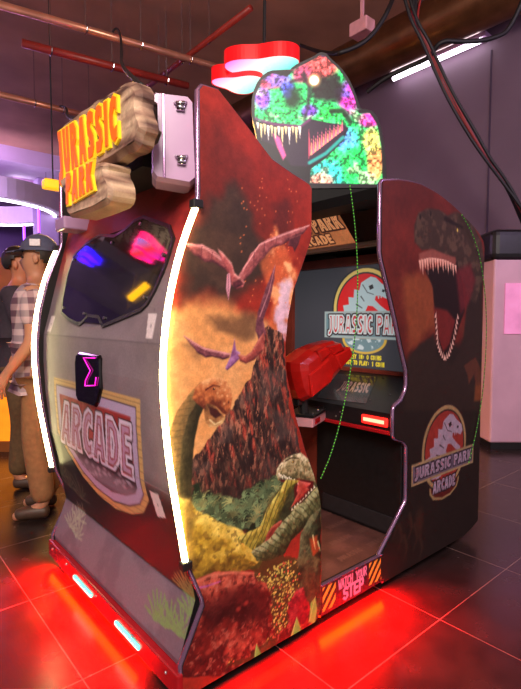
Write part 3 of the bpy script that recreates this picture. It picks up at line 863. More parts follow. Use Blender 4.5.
def art_right(U, V):
    p = Paint(U, V)
    A = lambda *q: side_xz(zoomed(q, 375, 170, 2.99))
    B = lambda *q: side_xz(zoomed(q, 375, 380, 3.13))
    p.fill((92, 32, 27)); p.mottle(7, .25, 3)
    k = p.mask(A((85, 330), (130, 310), (175, 320), (185, 470), (150, 500), (100, 540), (92, 480)), .04, wob=.03, wf=9)
    p.mix(k * .9, (132, 66, 40))
    dk = p.mask(A((90, 570), (140, 525), (180, 500), (250, 520), (330, 420), (340, 720), (80, 720)), .03, wob=.02, wf=12)
    p.mix(dk, (36, 27, 24))
    p.mix((1 - sm(p.V, .78, .98)) * .97, (34, 26, 24))
    k = p.mask(A((255, 470), (330, 400), (330, 540), (290, 560)), .03, wob=.02, wf=12)
    p.mix(k * .7, (104, 48, 36))
    body = A((100, 560), (130, 525), (175, 490), (185, 560), (230, 585), (262, 520), (275, 400), (300, 350), (320, 330), (320, 720), (85, 720))
    p.poly(body, (44, 32, 28), .012)
    head = A((118, 215), (117, 165), (130, 128), (160, 115), (190, 118), (216, 136), (245, 124), (285, 150), (318, 215), (330, 300), (300, 400), (278, 380), (262, 330), (244, 290), (240, 260), (225, 262), (200, 250), (170, 236), (140, 240))
    m = p.poly(head, (58, 42, 36), .008)
    p.mix(m * sm(fbm(p.U, p.V, 30, 4, 11), .5, .66) * .7, (92, 68, 56))
    p.blob(A((135, 140))[0], .012, .02, (26, 18, 18), .9); p.blob(A((166, 132))[0], .014, .018, (26, 18, 18), .9)
    p.line(A((210, 145), (236, 160), (262, 172)), .012, .006, (30, 21, 20), .008, .9)
    p.blob(A((246, 180))[0], .009, .014, (232, 196, 96), 1)
    p.poly(A((150, 300), (245, 275), (262, 340), (268, 420), (250, 470), (228, 545), (205, 565), (186, 540), (180, 450), (172, 350)), (30, 17, 18), .008)
    p.poly(A((175, 410), (215, 420), (240, 450), (222, 520), (204, 545), (188, 500)), (112, 34, 32), .012, .9)
    p.poly(A((240, 300), (285, 280), (300, 330), (280, 400), (255, 430)), (104, 32, 38), .02, .8)
    p.poly(A((130, 250), (170, 236), (205, 250), (240, 262), (242, 285), (200, 275), (160, 280), (138, 300)), (136, 74, 66), .008, .95)
    for i in range(15):
        a = 130 + i * 7.6; t = i / 14
        b0 = 262 + 26 * (t - .35) ** 2 * 2; L = (52 if i % 2 else 36) * (1 - .25 * t)
        p.poly(A((a, b0), (a + 7, b0 + 1), (a + 6, b0 + L)), (226, 164, 148), .0025)
    jw = [(180, 435), (183, 480), (186, 520), (195, 548), (208, 566), (222, 550), (232, 520), (242, 480), (248, 440)]
    p.line(A(*jw), .010, .010, (70, 34, 32), .006, .9)
    for i in range(22):
        t = i / 21 * (len(jw) - 1); j = min(int(t), len(jw) - 2); f = t - j
        x = jw[j][0] + (jw[j + 1][0] - jw[j][0]) * f; y = jw[j][1] + (jw[j + 1][1] - jw[j][1]) * f
        sx = 1 if x < 208 else -1
        p.poly(A((x - 2.5, y + 6), (x + 3, y + 6), (x + sx * 3, y - 13)), (222, 172, 158), .002)
    p.poly(A((265, 585), (300, 560), (318, 600), (318, 640), (300, 640), (296, 610), (280, 640), (276, 612)), (84, 46, 34), .006)
    p.poly(A((300, 640), (318, 640), (318, 690), (296, 690)), (150, 74, 40), .015, .7)
    rs = np.random.RandomState(2)
    for i in range(6):
        a, b = 60 + i * 16, 420 + (i % 3) * 34
        p.line(B((a, b), (a + 8, b + 40), (a - 4, b + 76)), .010, .004, (62, 40, 32), .008, .8)
    p.blob(B((140, 440))[0], .05, .1, (64, 38, 30), .7)
    c = B((219, 211))[0]
    dino_logo(p, c, .205, ((150, 120, 84), (138, 46, 40), (156, 134, 152), (44, 28, 30), (96, 80, 98), (150, 122, 92), lambda R: [(R * .035, (40, 26, 32)), (0, (164, 142, 164)), (-R * .03, (110, 60, 72))]))
    p.mottle(50, .12, 9)
    return p.linear()


def side_panel(outline, yface, sgn, art, material, du, dv, label):
    """Cut board; the printed face is at y = yface, the board runs sgn * TH behind it."""
    U, V, nu, nv = span_grid(outline, du, dv)
    mb = MB()
    mb.grid(np.stack([U, np.full_like(U, yface - sgn * .0008), V], 1).tolist(), nu, nv, 0)
    mb.prism(outline, lambda a, b, t: (a, t, b), yface, yface + sgn * TH, 1)
    o = mb.build('side_panel', [material, M['black']], ROOT, colors=art(U, V), fix=False)
    if label: o['label'] = label
    e = MB().tube([(a, yface + sgn * TH * .5, b) for a, b in outline], TH * .36, 8, closed=True).build('edge_trim', M['trim'], o, True)
    e['label'] = 'violet chrome edge moulding'
    return o


near = side_panel(NEAR, 0, 1, art_near, M['print'], .0034, .0034, 'rear side board printed with volcano, flying reptiles and dinosaurs')
right = side_panel(RIGHT, 0, 1, art_right, M['print_dim'], .005, .005, 'front side board printed with roaring dinosaur head and park badge')


def art_plain(U, V):
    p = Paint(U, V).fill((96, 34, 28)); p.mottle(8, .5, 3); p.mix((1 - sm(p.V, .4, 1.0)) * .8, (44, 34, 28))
    return p.linear()


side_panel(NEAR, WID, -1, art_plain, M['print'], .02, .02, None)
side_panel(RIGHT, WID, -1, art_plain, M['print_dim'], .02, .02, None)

# LED strips along the rear edges
LEDP = smooth_poly([(.064, 1.528), (.03, 1.45), (-.003, 1.36), (-.038, 1.22), (-.053, 1.08), (-.054, 1.0), (-.048, .906), (-.036, .78), (-.012, .633), (.017, .462)], 2, False)
for y in (-.007, WID + .007):
    o = MB().tube([(a - .010, y, b) for a, b in LEDP], .0092, 10).build('led_strip', M['led'], ROOT, True)
    o['label'] = 'glowing warm white light strip'
    for q in (LEDP[0], LEDP[-1]):
        MB().box((q[0] - .028, y - .014, q[1] - .012), (q[0] + .006, y + .014, q[1] + .014), bevel=.004).build('end_cap', M['rubber'], o)

# ---- rear shell between the side boards
PROF = [(.165, 1.86), (-.026, 1.12), (-.03, 1.0), (-.024, .85), (-.006, .66), (.06, .32), (.0, .15), (.004, .128)]
YA, YB = TH, WID - TH


def shell_x(z):
    for (x0, z0), (x1, z1) in zip(PROF, PROF[1:]):
        if z1 <= z <= z0:
            return x0 + (x1 - x0) * (z - z0) / (z1 - z0)
    return PROF[0][0] if z > PROF[0][1] else PROF[-1][0]


def shell_yz(px, py):
    d = ray(px, py)
    best = None
    for (x0, z0), (x1, z1) in zip(PROF, PROF[1:]):
        a = z1 - z0; b = -(x1 - x0)
        den = a * d[0] + b * d[2]
        if abs(den) < 1e-9: continue
        t = (a * (x0 - CAM[0]) + b * (z0 - CAM[2])) / den
        P = CAM + t * d
        e = max(0, P[2] - max(z0, z1), min(z0, z1) - P[2])
        if best is None or e < best[0]:
            best = (e, P[1], P[2])
    return best[1], best[2]


Z4 = lambda *q: [shell_yz(*a) for a in zoomed(q, 20, 180, 2.742)]
Z5 = lambda *q: [shell_yz(*a) for a in zoomed(q, 20, 360, 2.605)]
Z6 = lambda *q: [shell_yz(*a) for a in zoomed(q, 20, 500, 2.605)]


def art_shell(U, V):
    p = Paint(U, V)
    p.fill((126, 110, 116)); p.mottle(10, .12, 2)  # mid grey has the haze of the light strips put into the colour
    t = sm(p.V + .06 * (fbm(p.U, p.V, 5, 3, 4) - .5), 1.28, 1.52)
    p.mix(t, (168, 48, 44))
    p.mix(t * sm(fbm(p.U * .7 + p.V, p.V - p.U * .5, 6, 4, 9), .5, .65) * .7, (110, 36, 36))
    lo = 1 - sm(p.V, .60, .70)
    p.mix(lo, (32, 36, 36))
    bx = 1 - sm(p.V, .312, .322)
    p.mix(bx, (126, 104, 118))
    p.mix(bx * sm(fbm(p.U, p.V, 9, 4, 12), .45, .65) * .35, (92, 72, 86))
    # faint leaves on the dark part
    rs = np.random.RandomState(3)
    def fern(c, n, L, col, al):
        for i in range(n):
            an = PI * (.05 + .9 * i / (n - 1)) + rs.uniform(-.1, .1); l = L * rs.uniform(.7, 1.1)
            tip = (c[0] + l * math.cos(an), c[1] + l * math.sin(an))
            mid = (c[0] + l * .5 * math.cos(an) - .012 * math.sin(an), c[1] + l * .55 * math.sin(an))
            p.line([c, mid, tip], .0035, .0045, col, .002, al); p.line([mid, tip], .0055, .0006, col, .0015, al)
    for c in Z6((380, 330), (410, 350), (440, 300), (350, 310), (430, 240), (455, 260)):
        fern(c, 9, .085, (120, 142, 88), .8)
    for c in Z6((130, 70), (145, 95), (150, 50)):
        fern(c, 9, .09, (158, 158, 140), .6)
    for c in Z5((130, 330), (160, 360), (110, 300)):
        fern(c, 8, .11, (86, 90, 72), .7)
    # shield
    sh = Z5((88, 44), (200, 72), (313, 102), (318, 240), (326, 330), (336, 366), (322, 398), (292, 402), (250, 388), (205, 352), (165, 305), (125, 240), (98, 185))
    p.poly(sh, (196, 158, 104), .003)
    p.mix(p.mask(sh, .003) * sm(np.sin(p.V * 240), .7, .95) * .4, (120, 92, 66))
    i1 = offset_poly(sh, -.028); p.poly(i1, (84, 60, 70), .003)
    i2 = offset_poly(sh, -.034); p.poly(i2, (176, 156, 190), .003)
    i3 = offset_poly(sh, -.07); p.poly(i3, (150, 44, 42), .004)
    p.mix(p.mask(i3, .004) * sm(fbm(p.U, p.V, 14, 4, 5), .5, .66) * .7, (178, 84, 76))
    k = p.mask(i3, .004) * (1 - sm(p.V + .1 * (fbm(p.U, p.V, 8, 4, 6) - .5), .685, .72))
    p.mix(k, (74, 52, 62))
    k = p.mask(i3, .004) * (1 - sm(p.V, .58, .64)) * sm(p.V, .52, .56)
    p.mix(k * .6, (160, 150, 168))
    rs = np.random.RandomState(8)
    for i in range(30):
        a = rs.uniform(140, 290); b = 262 + (a - 140) * .42 + rs.uniform(-14, 14)
        c = Z5((a, b))[0]
        p.mix(p.mask([(c[0] - .02, c[1]), (c[0], c[1] + .012), (c[0] + .02, c[1]), (c[0], c[1] - .010)], .006) * p.mask(i3, .004) * .6, (176, 166, 186))
    q = Z5((108, 210), (296, 312), (288, 170), (110, 108))
    paint_word(p, 'ARCADE', q, [(.016, (60, 30, 40)), (.009, (206, 190, 214)), (-.006, (150, 74, 84)), (-.014, (178, 136, 170))], .1)
    # pale hinge plates
    for q in (Z4((345, 432), (362, 436), (376, 368), (352, 365)), Z4((74, 415), (84, 418), (97, 374), (86, 372)), Z5((358, 408), (380, 412), (360, 350), (337, 340))):
        p.poly(q, (206, 190, 196), .002)
        cc = np.mean(q, axis=0)
        for dv in (-.05, 0, .05):
            p.blob((cc[0], cc[1] + dv), .006, .006, (90, 80, 88), 1)
    c0, c1 = Z4((58, 418), (390, 445))
    p.line([(TH, 1.118), (WID - TH, 1.118)], .0025, .0025, (92, 80, 86), .002, .8)
    p.line([(TH, .66), (WID - TH, .66)], .002, .002, (150, 130, 140), .002, .5)
    return p.linear()


zs = np.concatenate([np.linspace(b[1], a[1], max(2, int((a[1] - b[1]) / .0055)), endpoint=False) for a, b in zip(PROF[::-1][1:], PROF[::-1][:-1])][::1])
zs = np.sort(np.unique(np.round(np.append(zs, [p[1] for p in PROF]), 5)))
ys = np.linspace(YA, YB, 200)
GU, GV = np.meshgrid(ys, zs)
GX = np.array([shell_x(z) for z in zs])[:, None] + 0 * GU
mb = MB().grid(np.stack([GX.ravel(), GU.ravel(), GV.ravel()], 1).tolist(), len(ys), len(zs), 0)
pf = [(x + .004, z) for x, z in PROF] + [(x + .022, z) for x, z in PROF[::-1]]
mb.prism(pf, lambda a, b, t: (a, t, b), YA, YB, 1)
shell = mb.build('rear_shell', [M['shell_print'], M['black']], ROOT, colors=art_shell(GU.ravel(), GV.ravel()), fix=False)
shell['label'] = 'curved rear wall with a red top, shield badge and leaf print'


def on_shell(y, z, t):                       # t metres outward from the shell face
    x = shell_x(z)
    e = .01
    dx = shell_x(z + e) - shell_x(z - e)
    n = Vector((-2 * e, 0, dx)).normalized()
    return (x + n.x * t, y, z + n.z * t)


UPN = Vector((-.74, 0, .191)).normalized()


def on_upper(y, z, t):                       # flat upper section only
    x = PROF[0][0] + (PROF[1][0] - PROF[0][0]) * (z - PROF[0][1]) / (PROF[1][1] - PROF[0][1])
    return (x + UPN.x * t, y, z + UPN.z * t)


# window in the upper shell
WIN = Z4((120, 362), (124, 325), (136, 262), (152, 212), (185, 180), (222, 157), (262, 160), (292, 142), (318, 118), (342, 108), (410, 133), (421, 165), (408, 210), (394, 250), (372, 300), (352, 336), (336, 352), (280, 376), (233, 396), (221, 372), (192, 368), (182, 380), (168, 393), (140, 380))


def art_window(U, V):
    p = Paint(U, V).fill((26, 24, 27)); p.mottle(9, .3, 4)
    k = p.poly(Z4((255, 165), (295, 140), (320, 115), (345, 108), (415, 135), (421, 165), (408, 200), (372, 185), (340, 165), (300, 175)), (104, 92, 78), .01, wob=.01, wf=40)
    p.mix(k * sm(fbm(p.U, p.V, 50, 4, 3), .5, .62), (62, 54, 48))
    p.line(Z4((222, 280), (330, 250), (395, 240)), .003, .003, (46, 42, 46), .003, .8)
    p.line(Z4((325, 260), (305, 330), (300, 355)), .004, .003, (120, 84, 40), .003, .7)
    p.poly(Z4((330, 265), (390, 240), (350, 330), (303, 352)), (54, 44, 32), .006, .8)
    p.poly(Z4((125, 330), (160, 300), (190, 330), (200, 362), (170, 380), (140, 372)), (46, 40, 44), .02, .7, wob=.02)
    return p.linear()


U, V, nu, nv = span_grid(WIN, .008, .008)
mb = MB().grid([on_upper(a, b, .0075) for a, b in zip(U, V)], nu, nv, 0)
win = mb.build('rear_window', print_mat('smoked_window_acrylic', .05, spec=.7, grain=.05), ROOT, colors=art_window(U, V), fix=False)
win['label'] = 'smoked window with an irregular outline'
fr = MB()
o1 = offset_poly(WIN, .012)
n = len(WIN)
fr.add([on_upper(a, b, .001) for a, b in o1] + [on_upper(a, b, .0085) for a, b in o1] + [on_upper(a, b, .0085) for a, b in WIN] + [on_upper(a, b, .006) for a, b in WIN],
       [(k * n + i, k * n + (i + 1) % n, (k + 1) * n + (i + 1) % n, (k + 1) * n + i) for k in range(3) for i in range(n)])
fr.build('window_border', M['black'], win)
for i in range(0, n, 3):
    q = o1[i]; q2 = offset_poly(WIN, -.02)[i]
    a = Vector(on_upper(*q2, .008)); MB().cyl(a, a + UPN * .006, .006, 10).build('screw', M['screw'], win)

# black badge plate; a neon reflection on it is modelled as a glowing magenta line
BADGE = Z4((160, 478), (168, 472), (222, 480), (226, 490), (228, 572), (219, 610), (212, 622), (166, 606), (160, 590), (157, 500))
bd = MB().prism(BADGE, on_shell, .012, .0, bevel=.006).build('badge_plate', M['black_gloss'], ROOT)
bd['label'] = 'small glossy black plate with a modelled magenta neon reflection'
sg = Z4((216, 488), (184, 487), (203, 522), (190, 548), (188, 563), (216, 562), (219, 540))
MB().tube([on_shell(a, b, .0145) for a, b in sg], .0022, 6).build('neon_reflection', M['magenta'], bd, True)

# kick plate with two light bars
kb = MB().box((-.02, .0, .05), (.02, WID, .126), bevel=.006).build('kick_plate', M['red_gloss'], ROOT)
kb['label'] = 'glossy red kick plate'
for (pa, pb) in ((zoomed([(140, 165)], 20, 500, 2.605)[0], zoomed([(186, 218)], 20, 500, 2.605)[0]), (zoomed([(248, 278)], 20, 500, 2.605)[0], zoomed([(310, 350)], 20, 500, 2.605)[0])):
    ya = at_plane(*pa, 0, -.022)[1]; yb = at_plane(*pb, 0, -.022)[1]
    o = MB().box((-.028, yb, .076), (-.018, ya, .092), bevel=.004).build('light_bar', M['cyan'], kb); o['label'] = 'glowing cyan light bar'
for y in (.07, .3, .62, .95, 1.14):
    MB().ball((-.021, y, .1), .005, n=5).build('screw', M['screw'], kb)

# base, floor platform, step, front
MB().box((.03, .03, .062), (.58, WID - .03, .12)).box((1.0, .03, .062), (1.86, WID - .03, .16)).box((.56, .04, .062), (1.0, WID - .04, .10)).build('base', M['black'], ROOT)


def art_platform(U, V):
    p = Paint(U, V).fill((98, 62, 58)); p.mottle(12, .25, 5)
    for j in range(9):
        for i in range(3):
            a = .62 + i * .2 + (j % 2) * .08; b = .08 + j * .12
            paint_word(p, 'JURASSIC', [(a, b), (a + .15, b), (a + .15, b + .03), (a, b + .03)], [(.0, (112, 74, 68))])
    return p.linear()


gu, gv = np.meshgrid(np.linspace(.585, 1.2, 110), np.linspace(.012, WID - .012, 200))
mb = MB().grid([(a, b, .172) for a, b in zip(gu.ravel(), gv.ravel())], 110, 200, 0)
mb.box((.585, .02, .10), (1.2, WID - .02, .1715), 1)
pl = mb.build('foot_platform', [M['print_dim'], M['black']], ROOT, colors=art_platform(gu.ravel(), gv.ravel()), fix=False)


def art_step(U, V):
    p = Paint(U, V).fill((50, 22, 32))
    for a0, a1 in ((.612, .70), (.90, 1.0)):
        k = (p.U > a0 + .006) & (p.U < a1 - .006) & (p.V > .068) & (p.V < .166)
        s = np.sin((p.U - p.V * .9) * 2 * PI / .042 * 1.0)
        p.mix(k * 1.0, (52, 32, 28)); p.mix(k * sm(s, -.15, .1), (236, 166, 62))
    paint_strokes(p, 'WATCH YOUR', [(.712, .124), (.888, .124), (.888, .160), (.712, .160)], .0034, (222, 136, 176), .25)
    paint_strokes(p, 'STEP', [(.742, .070), (.868, .070), (.868, .117), (.742, .117)], .0062, (226, 140, 184), .3)
    return p.linear()


gu, gv = np.meshgrid(np.linspace(.609, 1.0, 240), np.linspace(.055, .176, 76))
mb = MB().grid([(a, -.0005, b) for a, b in zip(gu.ravel(), gv.ravel())], 240, 76, 0).box((.609, 0, .055), (1.0, .02, .176), 1)
st = mb.build('step_plate', [M['print_dim'], M['black']], ROOT, colors=art_step(gu.ravel(), gv.ravel()), fix=False)
st['label'] = 'step riser with striped warning sign'
MB().box((.609, -.004, .173), (1.0, .012, .178), bevel=.002).build('step_nosing', M['trim'], st)
for a in (.66, .95, .80):
    MB().cyl((a, -.003, .17), (a, .0, .17), .005, 8).build('screw', M['screw'], st)

MB().box((1.19, TH, .165), (1.86, WID - TH, .68)).build('front_cabinet', M['maroon'], ROOT)
dr = MB().box((1.172, TH, .175), (1.19, .55, .67), bevel=.004).build('service_door', M['black'], ROOT); dr['label'] = 'black front door panel'
MB().box((1.165, .06, .19), (1.173, .50, .27), bevel=.003).build('lower_plate', M['dark'], dr)

# control counter
CT0, CT1 = (1.09, .772), (1.56, .895)
cz = lambda x: CT0[1] + (CT1[1] - CT0[1]) * (x - CT0[0]) / (CT1[0] - CT0[0])
cnt = MB().prism([(1.09, .69), CT0, CT1, (1.56, .69)], lambda a, b, t: (a, t, b), TH, WID - TH).build('control_counter', M['black'], ROOT)
MB().box((1.078, TH, .676), (1.12, WID - TH, .694), bevel=.004).build('counter_lip', M['red_gloss'], cnt)


def on_counter(px, py):
    d = ray(px, py); s = (CT1[1] - CT0[1]) / (CT1[0] - CT0[0])
    t = (CAM[2] - CT0[1] - s * (CAM[0] - CT0[0])) / (s * d[0] - d[2])
    P = CAM + t * d
    return P[0], P[1]


DEC = [on_counter(*q) for q in ((317, 398), (366, 404), (377, 377), (334, 374))]


def art_decal(U, V):
    p = Paint(U, V).fill((58, 40, 36)); p.mottle(20, .3, 2)
    f = quad_map(DEC)
    p.poly([f(*q) for q in ((.12, .2), (.2, .75), (.42, .8), (.35, .2))], (96, 48, 40), .01, .7)
    paint_word(p, 'JURASSIC', [f(*q) for q in ((.3, .35), (.95, .35), (.92, .72), (.33, .72))], [(.006, (40, 24, 24)), (0, (190, 150, 140))], .1)
    return p.linear()


gu, gv = np.meshgrid(np.linspace(0, 1, 90), np.linspace(0, 1, 60))
f = quad_map(DEC)
pts = [f(a, b) for a, b in zip(gu.ravel(), gv.ravel())]
dcl = MB().grid([(a, b, cz(a) + .0015) for a, b in pts], 90, 60).build('counter_decal', print_mat('gloss_decal', .12, spec=.5), cnt, colors=art_decal(np.array([q[0] for q in pts]), np.array([q[1] for q in pts])), fix=False)
dcl['label'] = 'glossy brown lettered decal'
for (px, py) in ((340, 412), (336, 416), (370, 400), (398, 405), (390, 395), (383, 378)):
    x, y = on_counter(px, py)
    if x < 1.1:
        P = at_plane(px, py, 0, 1.09); MB().ball(P, .005, n=5).build('screw', M['screw'], cnt)
    else:
        MB().ball((x, y, cz(x)), .006, n=5).build('screw', M['screw'], cnt)
ba = at_plane(362, 418, 0, 1.085); bb = at_plane(388, 422, 0, 1.085)
zc = (ba[2] + bb[2]) / 2
bt = MB().box((1.076, bb[1], zc - .024), (1.09, ba[1], zc + .018), bevel=.007).build('start_button', M['red_sign'], cnt); bt['label'] = 'red glowing oval start button'
MB().box((1.072, bb[1] + .015, zc - .010), (1.078, ba[1] - .015, zc + .006), bevel=.002).build('button_face', M['warm_text'], bt)

# monitor
SX, SZ0, SZ1 = 1.55, .905, 1.498
SY0, SY1 = .075, 1.105


def art_screen(U, V):
    # U runs with -y so that writing reads the right way round
    p = Paint(U, V).fill((66, 66, 72))
    p.blob((-.6, 1.2), .7, .5, (78, 78, 86), .6)
    L = lambda px, py: (-at_plane(px, py, 0, SX)[1], at_plane(px, py, 0, SX)[2])
    c = L(364, 308); R = .222
    Q = lambda *q: [(c[0] + a * R, c[1] + b * R) for a, b in q]
    dino_logo(p, c, R, ((226, 196, 112), (222, 44, 48), (182, 206, 212), (54, 58, 62), (112, 142, 150), (168, 184, 184), lambda R: [(R * .05, (60, 40, 44)), (R * .015, (214, 226, 228)), (-R * .025, (200, 70, 76))]), tab=False, b0=-.80, b1=-.08, hw=1.36)
    p.poly([(c[0] + R * .72 * math.cos(t), c[1] - .80 * R + R * .40 * math.sin(t)) for t in np.linspace(PI, 2 * PI, 24)], (226, 186, 84), .003)
    p.poly([(c[0] + R * .64 * math.cos(t), c[1] - .80 * R + R * .34 * math.sin(t)) for t in np.linspace(PI, 2 * PI, 24)], (120, 150, 158), .003)
    k = p.mask([(c[0] + R * .59 * math.cos(t), c[1] - .80 * R + R * .29 * math.sin(t)) for t in np.linspace(PI, 2 * PI, 24)], .003)
    p.mix(k * sm(fbm(p.U, p.V, 40, 3, 4), .45, .6), (206, 222, 226))
    a, b = L(347, 356), L(381, 361)
    paint_strokes(p, 'MONEY IN: 0 COINS', [(a[0], b[1] + .004), (b[0], b[1] + .004), (b[0], b[1] + .026), (a[0], b[1] + .026)], .0032, (250, 226, 60), .4)
    a, b = L(344, 363), L(384, 367)
    paint_strokes(p, 'COST TO PLAY: 1 COIN', [(a[0], b[1]), (b[0], b[1]), (b[0], b[1] + .022), (a[0], b[1] + .022)], .0032, (250, 226, 60), .4)
    return p.linear()


mon = MB().box((SX + .004, TH, SZ0 - .05), (SX + .12, WID - TH, SZ1 + .08)).build('monitor', M['black'], ROOT)
gu, gv = np.meshgrid(np.linspace(-SY1, -SY0, 300), np.linspace(SZ0, SZ1, 190))
scr = MB().grid([(SX, -a, b) for a, b in zip(gu.ravel(), gv.ravel())], 300, 190).build('screen', M['screen'], mon, colors=art_screen(gu.ravel(), gv.ravel()), fix=False)
scr['label'] = 'lit screen showing the round park badge and coin prompt'
bz = MB()
bz.box((SX - .03, TH, SZ0 - .03), (SX + .02, WID - TH, SZ0)).box((SX - .05, TH, SZ1), (SX + .02, WID - TH, SZ1 + .05)).box((SX - .03, TH, SZ0), (SX + .02, SY0, SZ1)).box((SX - .03, SY1, SZ0), (SX + .02, WID - TH, SZ1))
bzo = bz.build('bezel', M['maroon'], mon); bzo['label'] = 'dull red screen surround'

# hood with lit header
MB().prism([(.985, 1.70), (.985, 1.745), (1.30, 1.765), (1.45, 1.74), (1.84, 1.60), (1.84, 1.50), (1.34, 1.60), (1.22, 1.72)], lambda a, b, t: (a, t, b), TH, .74).box((1.36, .74, 1.60), (1.84, WID - TH, 1.70)).box((1.66, TH, .68), (1.86, WID - TH, 1.56)).build('hood', M['hood_black'], ROOT)
H0, H1 = (1.172, 1.755), (1.345, 1.588)


def on_header(y, v, t=0):
    return (H0[0] + (H1[0] - H0[0]) * v - .66 * t, y, H0[1] + (H1[1] - H0[1]) * v - .75 * t)


def art_header(U, V):
    p = Paint(U, V).fill((166, 100, 62)); p.mottle(14, .3, 3)
    p.mix(sm(np.abs(p.V - .1), .085, .095) * .6, (90, 52, 40))
    paint_word(p, 'JURASSIC PARK', [(-1.04, .095), (-.448, .095), (-.448, .175), (-1.04, .175)], [(.010, (60, 34, 30)), (0, (232, 158, 104)), (-.007, (120, 70, 52))], .08)
    paint_word(p, 'ARCADE', [(-.82, .024), (-.565, .024), (-.565, .076), (-.82, .076)], [(.007, (60, 34, 30)), (0, (226, 150, 98))], .08)
    return p.linear()


gu, gv = np.meshgrid(np.linspace(-1.15, -.43, 240), np.linspace(0, .2, 70))
hd = MB().grid([on_header(-a, 1 - b / .2, .004) for a, b in zip(gu.ravel(), gv.ravel())], 240, 70).build('header_sign', M['header'], ROOT, colors=art_header(gu.ravel(), gv.ravel()), fix=False)
hd['label'] = 'tan lettered header sign above the screen'
MB().box((1.33, TH, 1.565), (1.37, WID - TH, 1.592), bevel=.006).build('header_lip', M['beige'], hd)
mb = MB()
mb.add([on_header(TH, 0, .006), on_header(.43, 0, .006), on_header(.43, 1, .006), on_header(TH, 1, .006)], [(0, 1, 2, 3)])
sp = mb.build('speaker_panel', M['dark'], ROOT)
for y, v in ((.07, .15), (.38, .12), (.07, .85), (.40, .85), (.22, .5)):
    MB().ball(on_header(y, v, .007), .006, n=5).build('screw', M['screw'], sp)

# seat bench inside the rear half
se = MB().box((.20, .05, .12), (.56, WID - .05, .42), bevel=.01).build('bench_base', M['dark'], ROOT)
MB().box((.19, .05, .42), (.57, WID - .05, .50), bevel=.03).build('seat_cushion', M['vinyl_seat'], ROOT)
MB().prism([(.12, .50), (.21, .50), (.26, 1.08), (.18, 1.08)], lambda a, b, t: (a, t, b), .05, WID - .05).build('backrest', M['vinyl_seat'], ROOT)
MB().box((.16, TH, 1.77), (.24, WID - TH, 1.79)).build('roof_panel', M['dark'], ROOT)

# underglow tubes and feet
for a, b in (((.055, .30, .052), (.055, 1.17, .052)), ((.62, .02, .047), (.98, .02, .047))):
    o = MB().cyl(a, b, .007, 8).build('underglow_tube', M['red_tube'], ROOT); o['label'] = 'red light tube under the cabinet'
for x, y in ((.12, .1), (.12, 1.1), (.50, .1), (.50, 1.1), (1.1, .1), (1.1, 1.1), (1.75, .1), (1.75, 1.1)):
    MB().cyl((x, y, 0), (x, y, .02), .03, 14).cyl((x, y, .018), (x, y, .066), .012, 10).build('foot', M['rubber'], ROOT)

# ---- mounted gun
GY = .40
gxz = lambda q: [(at_plane(px, py, 1, GY)[0], at_plane(px, py, 1, GY)[2]) for px, py in zoomed(q, 280, 320, 4.01)]
gun = MB()
OUT = gxz([(20, 168), (50, 148), (90, 116), (130, 98), (190, 82), (225, 95), (243, 140), (236, 165), (200, 206), (150, 266), (72, 322), (55, 312), (40, 280), (22, 205)])
cg = np.mean(OUT, axis=0)
def shrink(k): return [(cg[0] + (a - cg[0]) * k, cg[1] + (b - cg[1]) * k) for a, b in OUT]
rings = [(.62, -.085), (.86, -.072), (1.0, -.035), (1.0, .035), (.86, .072), (.62, .085)]
n = len(OUT)
v = [(a, GY + t, b) for k, t in rings for a, b in shrink(k)]
fcs = [(k * n + i, k * n + (i + 1) % n, (k + 1) * n + (i + 1) % n, (k + 1) * n + i) for k in range(len(rings) - 1) for i in range(n)]
fcs += [tuple(range(n)), tuple(range(5 * n, 6 * n))]
gun.add(v, fcs)
gb = MB()
go = gun.build('mounted_gun', M['gun_red'], ROOT)
go['label'] = 'red faceted shooting gun on a black swivel mount'
# raised plates along its flank
for q in ([(62, 215), (140, 150), (160, 205), (150, 240), (75, 300)], [(95, 122), (130, 106), (150, 130), (112, 160)], [(140, 104), (188, 90), (205, 115), (160, 135)], [(165, 140), (225, 105), (236, 140), (190, 190)]):
    G = gxz(q)
    MB().prism(G, lambda a, b, t: (a, t, b), GY - .094, GY - .06, bevel=.006).build('armour_plate', M['gun_red'], go)
def gp(px, py, y=GY): return at_plane(px, py, 1, y)
nk = gp(303, 400); nb = gp(304, 416)
MB().tube([gp(305, 385), nk, nb], .026, 12).build('swivel_neck', M['rubber'], go)
tr = gp(306, 396, GY - .05); MB().box((tr[0] - .02, GY - .02, tr[2] - .05), (tr[0] + .01, GY + .02, tr[2] + .02), bevel=.006).build('trigger_guard', M['black'], go)
mc = at_plane(313, 428, 1, .33)
MR = Matrix.Translation(tuple(mc)) @ Matrix.Rotation(math.radians(25), 4, 'Z')
mt = MB().box((0, 0, 0), (.24, .13, .05), rot=MR, bevel=.004).build('gun_mount', M['pink_metal'], ROOT); mt['label'] = 'pale pink metal gun mount box'
MB().box((-.006, -.006, .046), (.246, .136, .060), rot=MR, bevel=.003).build('mount_top', M['black'], mt)
MB().box((.03, -.003, .012), (.10, .001, .036), rot=MR).build('mount_label', M['red_gloss'], mt)
for x in (.03, .12, .21):
    q = MR @ Vector((x, .012, .061)); MB().ball(q, .006, n=5).build('screw', M['screw'], mt)

# ---- dinosaur topper (faces the open corner of the machine)
TPD = 2.36
TO = at_depth(322, 187, TPD)
TN = np.array([-FWD[0], -FWD[1], 0]); TN /= np.linalg.norm(TN)
TU = np.array([RGT[0], RGT[1], 0.0])


def topper_uv(px, py):
    d = ray(px, py)
    t = ((TO - CAM) @ TN) / (d @ TN)
    P = CAM + t * d - TO
    return float(P @ TU), float(P[2])


def on_topper(u, v, t):
    P = TO + TU * u + TN * t
    return (P[0], P[1], TO[2] + v)


